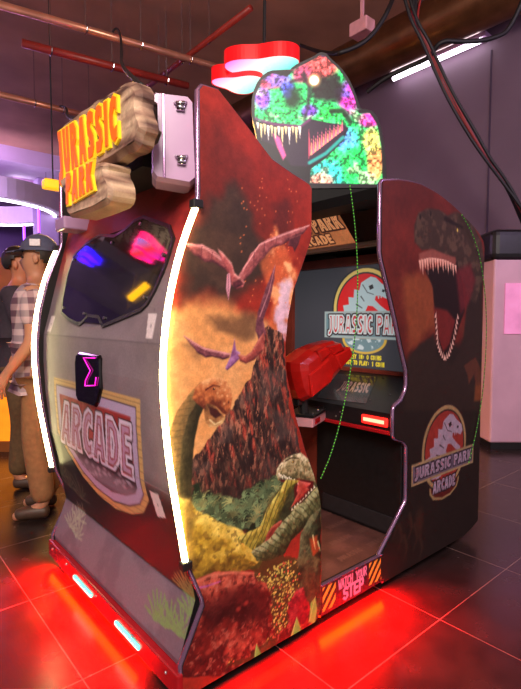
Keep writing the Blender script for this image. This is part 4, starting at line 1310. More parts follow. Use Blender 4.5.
T2 = lambda *q: [topper_uv(*a) for a in zoomed(q, 200, 20, 2.742)]
TOPO = smooth_poly(T2((152, 300), (141, 262), (142, 205), (162, 160), (192, 138), (218, 140), (238, 148), (256, 126), (285, 112), (312, 100), (328, 88), (345, 90), (358, 106), (384, 128), (408, 160), (428, 205), (440, 246), (456, 244), (480, 254), (494, 285), (505, 340), (510, 400), (512, 448), (505, 462), (300, 458), (230, 470), (180, 440), (165, 380)), 1)


def art_topper(U, V):
    p = Paint(U, V).fill((30, 26, 34))
    a = fbm(p.U, p.V, 7, 4, 3); b = fbm(p.U, p.V, 9, 4, 23)
    skin = offset_poly(T2((150, 268), (148, 215), (168, 165), (195, 145), (238, 155), (258, 132), (290, 118), (330, 95), (352, 100), (384, 136), (405, 168), (424, 212), (436, 256), (466, 254), (488, 290), (498, 350), (502, 452), (300, 448), (303, 408), (345, 378), (392, 330), (406, 296), (300, 272), (275, 292), (200, 282), (160, 280)), -.002)
    m = p.mask(skin, .004)
    col = np.zeros_like(p.c); col[:] = (36, 214, 104)
    def mixc(k, c):
        nonlocal col
        k = np.clip(k, 0, 1)[:, None]; col = col * (1 - k) + np.array(c, float) * k
    def near_(x, y, rx, ry):
        c = T2((x, y))[0]; s = TPD / F / 2.742
        d = np.sqrt(((p.U - c[0]) / (rx * s)) ** 2 + ((p.V - c[1]) / (ry * s)) ** 2) + .7 * (a - .5)
        return 1 - sm(d, .55, 1.1)
    mixc(near_(172, 215, 30, 36), (140, 80, 226)); mixc(near_(200, 165, 52, 30), (226, 70, 110)); mixc(near_(240, 190, 26, 26), (70, 80, 220))
    mixc(near_(330, 125, 60, 42), (222, 84, 84)); mixc(near_(280, 150, 30, 30), (204, 66, 110)); mixc(near_(410, 210, 34, 60), (232, 60, 190))
    mixc(near_(350, 260, 60, 26), (30, 226, 84)); mixc(near_(300, 250, 30, 20), (120, 70, 210)); mixc(near_(462, 275, 36, 24), (238, 56, 176))
    mixc(near_(350, 420, 70, 50), (50, 206, 190)); mixc(near_(400, 330, 40, 40), (84, 190, 220)); mixc(near_(480, 390, 26, 60), (248, 160, 92)); mixc(near_(470, 330, 30, 40), (226, 220, 110))
    mixc(near_(420, 400, 40, 60), (34, 220, 96)); mixc(near_(330, 440, 40, 24), (236, 150, 130)); mixc(sm(b, .58, .7) * .7, (90, 110, 226)); mixc(sm(1 - b, .62, .72) * .6, (240, 236, 190))
    sp = fbm(p.U, p.V, 62, 2, 41)
    sp = fbm(p.U, p.V, 90, 2, 41)
    col *= (1 - .5 * sm(sp, .55, .63))[:, None]
    col += (36 * sm(1 - sp, .6, .7))[:, None]
    p.c = p.c * (1 - m[:, None]) + col * m[:, None]
    p.blob(T2((254, 215))[0], .062, .08, (16, 40, 26), .95); p.blob(T2((240, 205))[0], .03, .03, (60, 70, 150), .6)
    p.poly(T2((300, 190), (330, 160), (372, 150), (392, 180), (385, 220), (350, 226), (312, 214)), (36, 20, 30), .02, .92, wob=.012)
    p.line(T2((285, 150), (300, 180), (296, 240), (285, 275)), .012, .006, (36, 30, 40), .01, .8)
    p.line(T2((360, 250), (392, 250), (412, 280)), .012, .012, (26, 30, 26), .008, .85)
    p.line(T2((250, 170), (285, 160), (300, 180)), .008, .008, (60, 20, 40), .008, .8)
    e = T2((313, 166))[0]; p.blob(e, .042, .042, (255, 190, 120), .9); p.blob(e, .026, .026, (255, 255, 236), 1, 2.5)
    # mouth
    p.poly(T2((150, 282), (200, 298), (275, 298), (300, 276), (400, 288), (404, 302), (360, 348), (345, 372), (292, 402), (250, 400), (215, 350), (170, 330)), (44, 30, 50), .006)
    p.poly(T2((200, 312), (218, 322), (236, 372), (228, 384), (212, 350)), (226, 84, 150), .006)
    p.line(T2((150, 270), (200, 286), (275, 292), (300, 274)), .006, .006, (120, 50, 110), .006, .8)
    for i in range(13):
        x = 154 + i * 9.6; y = 280 + min(i, 5) * 2.2 + (i % 2) * 2; L = (30, 48)[i % 2] * (.8 + .4 * ((i * 7) % 5) / 5)
        p.poly(T2((x, y), (x + 8, y + 2), (x + 5, y + L)), (246, 226, 160) if i % 3 else (250, 240, 226), .002)
    for i in range(16):
        x = 304 + i * 5.6; y = 372 - i * 4.4; L = 46 - i * 1.5 + 10 * (i % 2)
        p.poly(T2((x - 2, y), (x + 4, y - 2), (x + 2, y - L)), (246, 110, 140) if i % 2 else (250, 160, 120), .002)
    p.poly(T2((298, 300), (304, 360), (298, 380)), (240, 80, 110), .004)
    p.line(T2((300, 392), (345, 366), (392, 322)), .008, .008, (40, 160, 150), .005, .9)
    rim = offset_poly(TOPO, -.012)
    p.mix(1 - p.mask(rim, .003), (34, 30, 34))
    return p.linear()


U, V, nu, nv = span_grid(TOPO, .0042, .0042)
mb = MB().grid([on_topper(a, b, .002) for a, b in zip(U, V)], nu, nv, 0).prism(TOPO, on_topper, 0, -.07, 1)
tp = mb.build('topper_sign', [M['backlit'], M['dark']], ROOT, colors=art_topper(U, V), fix=False)
tp['label'] = 'backlit cut-out dinosaur head in neon rainbow colours'
tb = MB()
for u in (-.14, .14):
    a, b_ = on_topper(u, -.09, -.095), on_topper(u, .35, -.095)
    MB().tube([(a[0], a[1], 1.74), (b_[0], b_[1], b_[2])], .022, 8).build('topper_brace', M['black'], tp)

MB().prism([(T2((215, 455))[0][0], -.11), (T2((502, 455))[0][0], -.11), (T2((502, 455))[0][0], .02), (T2((215, 455))[0][0], .02)], on_topper, -.005, -.065).build('topper_base', M['hood_black'], tp)

# ---- wooden sign over the rear wall
WX = -.13
W1 = lambda *q: [(-at_plane(a, b, 0, WX)[1], at_plane(a, b, 0, WX)[2]) for a, b in zoomed(q, 20, 20, 2.742)]
on_sign = lambda u, v, t: (WX + t, -u, v)
wood_print = print_mat('painted_wood_grain', .6, spec=.3)


def wood(U, V, seed):
    p = Paint(U, V).fill((178, 146, 122))
    g = fbm(p.U * .9 + .06 * fbm(p.U, p.V, 8, 3, seed), p.V * 7, 9, 5, seed + 1)
    p.mix(sm(g, .46, .64) * .85, (116, 84, 72)); p.mix(sm(g, .6, .72) * .7, (70, 48, 46)); p.mix(sm(1 - g, .56, .7) * .6, (222, 194, 160))
    p.mottle(70, .2, seed)
    return p.linear()


def wood_board(name, outline, t0, t1, bevel, parent, seed):
    c = offset_poly(outline, -bevel)
    U, V, nu, nv = span_grid(c, .006, .006)
    # outer rings share the print colours
    ring = lambda P, t: [on_sign(a, b, t) for a, b in P]
    R = [(c, t0), (outline, t0 + bevel), (outline, t1)]
    mb = MB().grid([on_sign(a, b, t0) for a, b in zip(U, V)], nu, nv, 0)
    n = len(outline); vs = []; us = []; ww = []
    dens = 6
    for P, t in R:
        for i in range(n):
            a, b = P[i]; vs.append(on_sign(a, b, t)); us.append(a + t * 1.3); ww.append(b + t * .2)
    fs = [(k * n + i, k * n + (i + 1) % n, (k + 1) * n + (i + 1) % n, (k + 1) * n + i) for k in range(2) for i in range(n)] + [tuple(range(2 * n, 3 * n))]
    mb.add(vs, fs, 0)
    return mb.build(name, [wood_print], parent, colors=wood(np.concatenate([U, us]), np.concatenate([V, ww]), seed), fix=False)


up = W1((106, 300), (118, 278), (140, 262), (160, 244), (182, 236), (196, 216), (216, 212), (234, 196), (252, 190), (268, 172), (288, 164), (306, 166), (318, 178), (324, 200), (318, 226), (322, 250), (332, 272), (334, 296), (324, 318), (320, 342), (304, 358), (280, 364), (258, 384), (232, 396), (200, 412), (170, 422), (150, 440), (130, 446), (112, 468), (106, 440), (110, 400), (102, 350))
up = smooth_poly(up, 1)
ws = wood_board('wooden_sign', up, 0, .05, .016, ROOT, 3)
ws['label'] = 'weathered wooden sign board with yellow and orange raised lettering'
dn = smooth_poly(W1((128, 440), (150, 428), (190, 410), (240, 392), (262, 396), (256, 420), (270, 446), (274, 478), (266, 506), (236, 520), (200, 534), (160, 548), (148, 530), (152, 498), (140, 474)), 1)
wood_board('lower_board', dn, -.03, .05, .012, ws, 9)
bk = MB().prism(offset_poly(up, -.03), on_sign, .05, .075).build('sign_backing', M['wood_dark'], ws)
MB().box((-.03, .16, 1.66), (.30, .70, 1.86)).build('sign_bracket', M['dark'], ROOT)


def sign_word(txt, quad, t, grow, parent):
    f = quad_map(quad)
    base = MB(); core = MB()
    for o, h in word_polys(txt, .2):
        o = [f(a, b) for a, b in o]; h = [[f(a, b) for a, b in q] for q in h]
        letter_mesh(base, offset_poly(o, grow), [offset_poly(q, -grow * .6) for q in h], on_sign, t, t - .008)
        letter_mesh(core, offset_poly(o, -.0014), [offset_poly(q, .0002) for q in h], on_sign, t - .007, t - .012)
    b = base.build('lettering', M['yellow_letter'], parent); b['label'] = 'raised word %s in yellow with orange faces' % txt
    core.build('letter_faces', M['orange_letter'], parent)


sign_word('JURASSIC', W1((116, 438), (276, 330), (272, 206), (108, 312)), .0, .0058, ws)
sign_word('PARK', W1((160, 512), (236, 470), (234, 394), (160, 428)), -.03, .005, ws)

# pale lamp housing between the sign and the side board
LD = 1.46
LO = at_depth(174, 140, LD)
def lamp_pt(px, py, t=0):
    d = ray(px, py); nrm = np.array([-FWD[0], -FWD[1], 0]); nrm /= np.linalg.norm(nrm)
    nrm2 = nrm * math.cos(.22) + np.array([RGT[0], RGT[1], 0]) * math.sin(.22)
    k = ((LO - CAM) @ nrm2) / (d @ nrm2)
    P = CAM + k * d + nrm2 * t
    return P
lq = [(155, 93), (188, 97), (193, 103), (196, 182), (190, 187), (156, 181), (152, 176), (151, 98)]
L3 = [lamp_pt(*q) for q in lq]
ctr = np.mean(L3, axis=0)
mb = MB(); n = len(L3)
fr3 = [tuple(ctr + (P - ctr) * .93 + (lamp_pt(174, 140, .022) - LO)) for P in L3]
bk3 = [tuple(P - (lamp_pt(174, 140, .09) - LO)) for P in L3]
mb.add(fr3 + [tuple(P) for P in L3] + bk3, [(k * n + i, k * n + (i + 1) % n, (k + 1) * n + (i + 1) % n, (k + 1) * n + i) for k in range(2) for i in range(n)] + [tuple(range(n)), tuple(range(2 * n, 3 * n))])
lh = mb.build('lamp_housing', M['lilac_plastic'], ROOT); lh['label'] = 'pale lilac plastic housing with two chrome catches'
MB().tube([lamp_pt(163, 98, .026), lamp_pt(164, 180, .026)], .004, 6).build('groove_strip', M['trim'], lh)
for (px, py) in ((180, 110), (181, 163)):
    MB().tube([lamp_pt(px - 5, py - 4, .022), lamp_pt(px - 3, py - 2, .036), lamp_pt(px + 3, py - 2, .036), lamp_pt(px + 5, py - 4, .022)], .006, 8).tube([lamp_pt(px - 4, py + 1, .028), lamp_pt(px + 4, py + 2, .028)], .010, 8).build('chrome_catch', M['chrome'], lh, True)
# small spot fixture under the sign's far end
sp0 = at_plane(70, 226, 1, 1.0)
so = MB().box((sp0[0] - .05, .93, sp0[2] - .025), (sp0[0] + .16, 1.05, sp0[2] + .03), bevel=.008).build('spot_fixture', M['lilac_plastic'], ROOT); so['label'] = 'small pale metal spotlight box beside the sign'
MB().cyl((sp0[0] + .10, .99, sp0[2] - .02), (sp0[0] + .16, .99, sp0[2] - .12), .012, 8).build('spot_stem', M['rubber'], so)

# ================================================================== HANGING NEON SIGNS
def neon_material(name, a, b, c, axis, lo, hi, st, base=0):
    lo += base; hi += base
    m = bpy.data.materials.new(name); m.use_nodes = True
    nt = m.node_tree; B = nt.nodes['Principled BSDF']
    tc = nt.nodes.new('ShaderNodeTexCoord'); sx = nt.nodes.new('ShaderNodeSeparateXYZ')
    mr = nt.nodes.new('ShaderNodeMapRange'); mr.inputs['From Min'].default_value = lo; mr.inputs['From Max'].default_value = hi
    rp = nt.nodes.new('ShaderNodeValToRGB')
    rp.color_ramp.elements[0].color = (*srgb(a), 1); rp.color_ramp.elements[1].color = (*srgb(c), 1)
    e = rp.color_ramp.elements.new(.5); e.color = (*srgb(b), 1)
    nt.links.new(tc.outputs['Object'], sx.inputs[0]); nt.links.new(sx.outputs[axis], mr.inputs['Value']); nt.links.new(mr.outputs[0], rp.inputs[0])
    nt.links.new(rp.outputs[0], B.inputs['Emission Color']); nt.links.new(rp.outputs[0], B.inputs['Base Color'])
    B.inputs['Emission Strength'].default_value = st
    return m


def neon_sign(loc, label, side_m, face_m, lobes, r, h, top, rot=0, two=True):
    t = empty('hanging_neon_sign', loc, label, 'neon sign')
    ol = [((r + r * .2 * math.cos(lobes * a + rot)) * math.cos(a) * 1.25, (r + r * .2 * math.cos(lobes * a + rot)) * math.sin(a)) for a in np.linspace(0, 2 * PI, 64)[:-1]]
    X = loc
    ca, sa = math.cos(-YAW), math.sin(-YAW)
    pl = lambda a, b, s: (X[0] + a * ca - b * sa, X[1] + a * sa + b * ca, X[2] + s)
    band = MB(); n = len(ol)
    band.add([pl(a, b, 0) for a, b in ol] + [pl(a, b, h) for a, b in ol], [(i, (i + 1) % n, n + (i + 1) % n, n + i) for i in range(n)] + [tuple(range(n, 2 * n))])
    band.build('side_band', side_m, t)
    MB().prism(offset_poly(ol, -.006), pl, .002, .012).build('light_face', face_m, t)
    if two:
        q2 = [(a * .72 - r * .95, b * .72 + r * .75) for a, b in ol]
        pl2 = lambda a, b, s: pl(a, b, s - h * .35)
        mb = MB(); mb.add([pl2(a, b, 0) for a, b in q2] + [pl2(a, b, h) for a, b in q2], [(i, (i + 1) % n, n + (i + 1) % n, n + i) for i in range(n)] + [tuple(range(n, 2 * n))])
        mb.build('lower_band', side_m, t)
        MB().prism(offset_poly(q2, -.006), pl2, .002, .012).build('lower_light_face', face_m, t)
    mb = MB(); mb.tube([pl(0, 0, h), pl(.01, 0, (top - X[2] + h) / 2), pl(0, 0, top - X[2])], .011, 8)
    mb.build('hanging_cord', M['rubber'], t)
    return t


red_side = mat('red_acrylic_glow', (220, 20, 26), .3, noise=.08, nscale=6, emit=(214, 14, 22), estr=.75)
P = at_depth(264, 70, 3.35)
cy_face = neon_material('cyan_to_magenta_glow', (255, 40, 220), (240, 255, 250), (40, 235, 220), 0, -.28, .16, 1.2, P[0])
neon_sign(tuple(P), 'hanging red glowing sign with wavy edge and cyan underside, behind the rainbow dinosaur head', red_side, cy_face, 3, .185, .095, ZC, 2.2)

# two more hanging signs and a tube out in the hall, seen mirrored in the rear window
def mirrored(px, py, dist):
    d = ray(px, py)
    y, z = shell_yz(px, py)
    p0 = Vector(on_upper(y, z, .0075)); dd = Vector(d).normalized()
    r = dd - 2 * dd.dot(UPN) * UPN
    return p0 + r * dist


Pb = mirrored(89, 258, 3.0); Pm = mirrored(148, 250, 2.8)
bl_face = neon_material('blue_violet_glow', (40, 20, 255), (120, 30, 255), (40, 30, 255), 0, -.2, .2, 6, Pb[0])
pk_face = neon_material('magenta_red_cyan_glow', (255, 20, 230), (255, 50, 40), (30, 140, 255), 0, -.2, .2, 6, Pm[0])
bl_side = mat('blue_acrylic_glow', (40, 20, 230), .3, noise=.08, nscale=6, emit=(40, 16, 255), estr=8)
pk_side = mat('magenta_acrylic_glow', (250, 20, 120), .3, noise=.08, nscale=6, emit=(255, 20, 110), estr=8)
P = Pb; neon_sign(tuple(P), 'hanging blue neon sign in the hall, mirrored in the smoked window', bl_side, bl_face, 3, .10, .06, ZC, 1.0)
P = Pm; neon_sign(tuple(P), 'hanging magenta neon sign in the hall, mirrored in the smoked window', pk_side, pk_face, 3, .135, .07, ZC, .4)
a, b = mirrored(131, 299, 2.6), mirrored(148, 285, 2.6)
tag(MB().cyl(a, b, .03, 10).tube([b, (b[0], b[1], ZC)], .006, 6, 1).build('hall_tube_light', [mat('amber_tube', (255, 190, 20), .4, noise=.02, nscale=5, emit=(255, 180, 10), estr=10), M['rubber']]), 'amber neon tube hanging in the hall, mirrored in the smoked window', 'neon tube')

# ================================================================== CEILING SERVICES
def pipe(pa, pb, z, r, m, name, label, ext=0):
    a = at_plane(*pa, 2, z); b = at_plane(*pb, 2, z)
    d = b - a
    a2 = a - d * ext; b2 = b + d * ext
    mb = MB().cyl(tuple(a2), tuple(b2), r, 12)
    L = np.linalg.norm(d)
    hang = MB()
    o = mb.build(name, m, None, True)
    tag(o, label, 'pipe', 'pipes under the ceiling')
    for k in np.linspace(.15, .85, 3):
        q = a + d * k
        h = MB().tube([(q[0], q[1], z + r), (q[0], q[1], ZC)], .008, 6).tube([(q[0] + 1.15 * r * math.cos(t) * .0, q[1] + 1.2 * r * math.cos(t), z + 1.2 * r * math.sin(t)) for t in np.linspace(0, 2 * PI, 13)[:-1]], .007, 6, closed=True)
        h.build('pipe_hanger', M['chrome'], o)
    return o


pipe((60, 22), (210, 65), 3.95, .035, M['copper'], 'ceiling_pipe', 'long pale copper pipe under the ceiling, nearest the camera', .35)
pipe((22, 43), (188, 86), 3.85, .04, M['red_pipe'], 'ceiling_pipe', 'dark red pipe crossing the ceiling below the copper pipes', 0)
pipe((22, 100), (100, 119), 3.9, .04, M['copper'], 'ceiling_pipe', 'pale copper pipe passing behind the wooden sign', .4)
pipe((150, 85), (222, 30), 4.0, .03, M['red_pipe'], 'ceiling_pipe', 'red cross pipe running at right angles to the other pipes', .3)

def cord(pts, r, m, name, label, cat, group=None):
    o = MB().tube(smooth_poly([tuple(p) for p in pts], 3, False), r, 8).build(name, m, None, True)
    return tag(o, label, cat, group)


sgn_top = on_sign(*W1((287, 166))[0], .05)
a = at_plane(113, 32, 2, 3.95)
da = float((a - CAM) @ FWD)
dl = lambda k: 1.9 + (da - 1.9) * k
hk = [at_depth(px, py, dl(k)) for px, py, k in ((121, 66, .2), (121.5, 50, .5), (121, 38, .8), (119, 30, .95), (116, 28, 1), (113, 31, 1))]
cord([sgn_top] + hk + [a], .009, M['rubber'], 'hanging_cable', 'black hooked cable from the pale copper pipe to the wooden sign top', 'cable')
sg2 = on_sign(*W1((128, 268))[0], .05)
a = at_plane(58, 109, 2, 3.9); da = float((a - CAM) @ FWD)
cord([sg2] + [at_depth(px, py, 2.3 + (da - 2.3) * k) for px, py, k in ((66.5, 117, .2), (67, 109, .7), (63, 106, .95), (60, 106, 1))] + [a], .012, M['rubber'], 'hanging_cable', 'short black hooked cable at the far end of the wooden sign', 'cable')

# duct, strip light and cable bundle along the far wall
tag(MB().cyl((4.36, -4, 4.43), (4.36, 9.5, 4.43), .27, 32).build('air_duct', M['duct'], None, True), 'round brown metal air duct along the top of the plum wall', 'duct')
sl = empty('strip_light', (4.62, 2.4, 3.5), 'long bright strip light under the brown air duct', 'light')
ya = at_plane(488, 40, 0, 4.66)[1]; yb = at_plane(392, 76, 0, 4.66)[1]; zz = at_plane(440, 58, 0, 4.66)[2]
MB().box((4.60, ya, zz), (4.74, yb, zz + .05)).build('housing', M['lilac_plastic'], sl)
MB().cyl((4.62, ya + .05, zz - .02), (4.62, yb - .05, zz - .03), .03, 10).build('tube', M['tube'], sl)
rj = random.Random(4)
cab = [(413, 20), (425, 42), (436, 66), (450, 98), (470, 132), (486, 158), (506, 184)]
for i in range(7):
    dep = 4.05 + .05 * i
    off = rj.uniform(-6, 6)
    pts = [at_depth(x + off * (1 - abs(k - 3) / 6) + rj.uniform(-1.2, 1.2), y + rj.uniform(-1.5, 1.5), dep + .03 * k) for k, (x, y) in enumerate(cab)]
    e0 = at_depth(400 + i * 5, -18, dep); pts = [np.array([e0[0], e0[1], ZC]), e0] + pts + [at_depth(526, 214 + i * 3, dep + .2)]
    lab = 'red cable strand in the bundle hanging across the plum wall' if i in (2, 5) else 'black cable strand in the bundle hanging across the plum wall'
    cord(pts, .014 if i not in (2, 5) else .009, M['red_cable'] if i in (2, 5) else M['rubber'], 'hanging_cable', lab, 'cable', 'red strands of the wall cable bundle' if i in (2, 5) else 'black strands of the wall cable bundle')
cord([at_plane(300, 45, 2, ZC)] + [at_depth(*q) for q in ((330, 56, 3.9), (352, 49, 3.9), (368, 40, 3.9), (382, 22, 3.9), (392, 2, 3.9))] + [at_plane(395, -10, 2, ZC)], .018, M['rubber'], 'hanging_cable', 'thick black cable looping over the rainbow dinosaur head', 'cable')
cord([at_depth(*q) for q in ((367, 92, 4.6), (385, 78, 4.5), (410, 66, 4.4), (430, 58, 4.3), (440, 40, 4.2), (462, 42, 4.2), (490, 40, 4.2), (515, 28, 4.2))] + [np.append((at_depth(515, 28, 4.2) - np.array([.05, .35, 0]))[:2], ZC)], .02, M['rubber'], 'hanging_cable', 'black cable sagging beside the strip light', 'cable')
jb = at_depth(362, 28, 4.1)
jo = MB().box((jb[0] - .06, jb[1] - .09, jb[2] - .06), (jb[0] + .06, jb[1] + .09, jb[2] + .05), bevel=.01).box((jb[0] - .012, jb[1] - .012, jb[2] + .04), (jb[0] + .012, jb[1] + .012, ZC)).build('junction_box', M['pink_metal'])
tag(jo, 'pinkish metal junction box hanging from the ceiling above the dinosaur head', 'junction box')

# green light strings
def light_string(pts, label, beads):
    c = smooth_poly([tuple(p) for p in pts], 3, False)
    o = MB().tube(c, .0022, 6).build('light_string', M['green_wire'])
    tag(o, label, 'light string')
    C = np.array(c); s = np.concatenate([[0], np.cumsum(np.linalg.norm(np.diff(C, axis=0), axis=1))])
    b = MB()
    for k in np.linspace(0, s[-1], beads):
        b.ball([np.interp(k, s, C[:, j]) for j in range(3)], .0026, n=4)
    b = b.build('beads', M['green_led'], o); b['kind'] = 'stuff'
    return o


GS = [at_plane(px, py, 1, .06) for px, py in ((350, 186), (354, 215), (357, 250), (358, 290), (356, 330), (350, 375), (341, 420), (331, 455), (321, 478))]
light_string(GS, 'thin green light string hanging in front of the game screen', 90)
GS = [at_plane(px, py, 1, -.012) for px, py in ((462, 215), (472, 232), (480, 256), (485, 290), (487, 330), (484, 385), (477, 430), (469, 462))]
o = light_string(GS, 'thin green light string hanging down the back edge of the machine', 60)

# ================================================================== OTHER MACHINES AND HALL FITTINGS
pk = empty('arcade_machine', (4.2, .95, 0), 'pale pink game cabinet with black top, partly seen behind the big machine', 'arcade machine')
d0 = at_depth(490, 430, 4.45)
bx, by = d0[0] - .05, d0[1]
rotm = Matrix.Translation((bx + .05, by, 0)) @ Matrix.Rotation(-YAW, 4, 'Z')
MB().box((0, 0, .06), (.62, .5, 1.72), rot=rotm, bevel=.02).build('cabinet_body', mat('pale_pink_panel', (206, 160, 178), .4, noise=.08, nscale=4), pk)
MB().box((-.03, -.03, 1.70), (.65, .53, 1.98), rot=rotm, bevel=.06).build('cabinet_top', M['black'], pk)
MB().box((.02, .02, 0), (.6, .48, .07), rot=rotm).build('plinth', M['black'], pk)
MB().box((.10, -.012, 1.05), (.52, .006, 1.5), rot=rotm).build('screen', mat('dim_pink_screen', (220, 150, 190), .2, noise=.2, nscale=6, emit=(230, 120, 180), estr=.4), pk)

og = empty('arcade_machine', (-.9, 4.6, 0), 'orange glowing game cabinet behind the two people', 'arcade machine')
q = at_depth(6, 480, 4.4)
rotm = Matrix.Translation((q[0], q[1], 0)) @ Matrix.Rotation(-YAW, 4, 'Z')
MB().prism([(0, 0), (.62, 0), (.62, 1.75), (.25, 1.75), (.2, 1.35), (-.05, 1.0), (0, .8)], lambda a, b, t: tuple(rotm @ Vector((t, a, b))), -.4, .3).build('cabinet_body', mat('orange_cabinet_laminate', (150, 84, 34), .4, noise=.2, nscale=5), og)
MB().box((-.36, -.012, .1), (.26, .0, .72), rot=rotm).build('lit_front', mat('orange_backlit_panel', (255, 150, 30), .4, noise=.3, nscale=6, emit=(255, 130, 20), estr=1.0), og)
MB().prism([(.19, 1.34), (.20, 1.35), (-.04, 1.01), (-.05, 1.0)], lambda a, b, t: tuple(rotm @ Vector((t, a - .004, b))), -.34, .24).build('screen', mat('orange_screen', (255, 170, 80), .2, noise=.4, nscale=7, emit=(255, 140, 50), estr=.8), og)

# round ceiling fitting and tubes in the far hall
rc = at_depth(44, 196, 11.0)
rg = empty('ceiling_ring', (rc[0] - 1.2, rc[1] + .6, 3.3), 'large round white ceiling ring with inset lights in the far hall', 'ceiling light')
cc = (rc[0] - 1.2, rc[1] + .6)
mb = MB(); n = 64
for (r0, r1, z0, z1) in ((1.55, 1.55, 3.0, 3.5),):
    v = [];
    for r, z in ((1.75, 3.9), (1.75, 3.5), (1.35, 3.5), (1.35, 3.9)):
        v += [(cc[0] + r * math.cos(2 * PI * k / n), cc[1] + r * math.sin(2 * PI * k / n), z) for k in range(n)]
    mb.add(v, [(j * n + k, j * n + (k + 1) % n, (j + 1) * n + (k + 1) % n, (j + 1) * n + k) for j in range(3) for k in range(n)])
mb.build('ring_fascia', mat('white_ring_paint', (214, 200, 220), .5, noise=.05, nscale=3), rg)
MB().tube([(cc[0] + 1.55 * math.cos(2 * PI * k / n), cc[1] + 1.55 * math.sin(2 * PI * k / n), 3.49) for k in range(n)], .03, 8, closed=True).build('ring_tube', M['tube'], rg)
for k in range(4):
    a_ = PI / 4 + k * PI / 2; MB().cyl((cc[0] + 1.55 * math.cos(a_), cc[1] + 1.55 * math.sin(a_), 3.5), (cc[0] + 1.55 * math.cos(a_), cc[1] + 1.55 * math.sin(a_), 4.3), .012, 8).build('hanger_rod', M['chrome'], rg)
t0, t1 = at_plane(12, 181, 2, 4.2), at_plane(44, 187, 2, 4.2)
tl = empty('tube_light', tuple((t0 + t1) / 2), 'white fluorescent tube on the lilac ceiling of the far hall', 'ceiling light')
MB().cyl(tuple(t0), tuple(t1), .05, 10).build('tube', M['tube'], tl)
MB().box((min(t0[0], t1[0]), min(t0[1], t1[1]), 4.22), (max(t0[0], t1[0]), max(t0[1], t1[1]), 4.29)).build('housing', M['lilac_plastic'], tl)
# pale column and neon tubes
c0 = at_depth(50, 400, 11.5)
cl = MB().box((c0[0] - .22, c0[1] - .22, 0), (c0[0] + .22, c0[1] + .22, 4.3), bevel=.02).build('pillar', mat('lavender_column_paint', (150, 128, 170), .5, noise=.08, nscale=3))
tag(cl, kind='structure')
for i, (px, ya_, yb_, dp, m, lb) in enumerate(((38.5, 208, 250, 9.2, 'purple_tube', 'violet neon tube upright beside the pale pillar'), (24, 225, 262, 9.0, 'purple_tube', 'violet neon tube upright behind the dark-haired person'))):
    a = at_depth(px, ya_, dp); b = at_depth(px, yb_, dp)
    o = MB().cyl((a[0], a[1], a[2]), (a[0], a[1], b[2]), .022, 10).build('neon_tube', M[m])
    o2 = MB().cyl((a[0], a[1], b[2]), (a[0], a[1], 0), .016, 8).cyl((a[0], a[1], .03), (a[0], a[1], 0), .14, 20).build('stand', M['rubber'], o)
    tag(o, lb, 'neon tube')
yl = at_depth(53, 185, 5.2)
o = MB().box((yl[0] - .10, yl[1] - .06, yl[2] - .05), (yl[0] + .10, yl[1] + .06, yl[2] + .05), bevel=.02).build('amber_lamp', mat('amber_lamp_glow', (255, 190, 40), .4, noise=.1, nscale=5, emit=(255, 170, 20), estr=1.3))
tag(o, 'small amber lamp hanging beside the wooden sign, far behind', 'lamp')
MB().cyl((yl[0], yl[1], yl[2] + .04), (yl[0], yl[1], ZC), .008, 6).build('cord', M['rubber'], o)


# ================================================================== PEOPLE
def skin_mesh(name, joints, edges, m, parent, root, sub=2, place=None):
    ks = list(joints); me = bpy.data.meshes.new(name)
    me.from_pydata([joints[k][0] for k in ks], [], [])
    me.clear_geometry()
    me.from_pydata([tuple(place(Vector(joints[k][0]))) if place else joints[k][0] for k in ks], [(ks.index(a), ks.index(b)) for a, b in edges], [])
    o = finish(name, me, m, None)
    md = o.modifiers.new('skin', 'SKIN'); md.use_smooth_shade = True
    me.skin_vertices or me.skin_vertices.new()
    for i, k in enumerate(ks):
        r = joints[k][1]; r = (r, r) if not isinstance(r, tuple) else r
        me.skin_vertices[0].data[i].radius = r
        me.skin_vertices[0].data[i].use_root = (k == root)
    sb = o.modifiers.new('subsurf', 'SUBSURF'); sb.levels = sub; sb.render_levels = sub
    dg = bpy.context.evaluated_depsgraph_get()
    nm = bpy.data.meshes.new_from_object(o.evaluated_get(dg))
    bpy.data.objects.remove(o)
    for f in nm.polygons: f.use_smooth = True
    nm.name = name
    o = bpy.data.objects.new(name, nm); COL.objects.link(o)
    if not nm.materials: nm.materials.append(m)
    if parent is not None:
        o.parent = parent; o.location = -parent.location
    return o


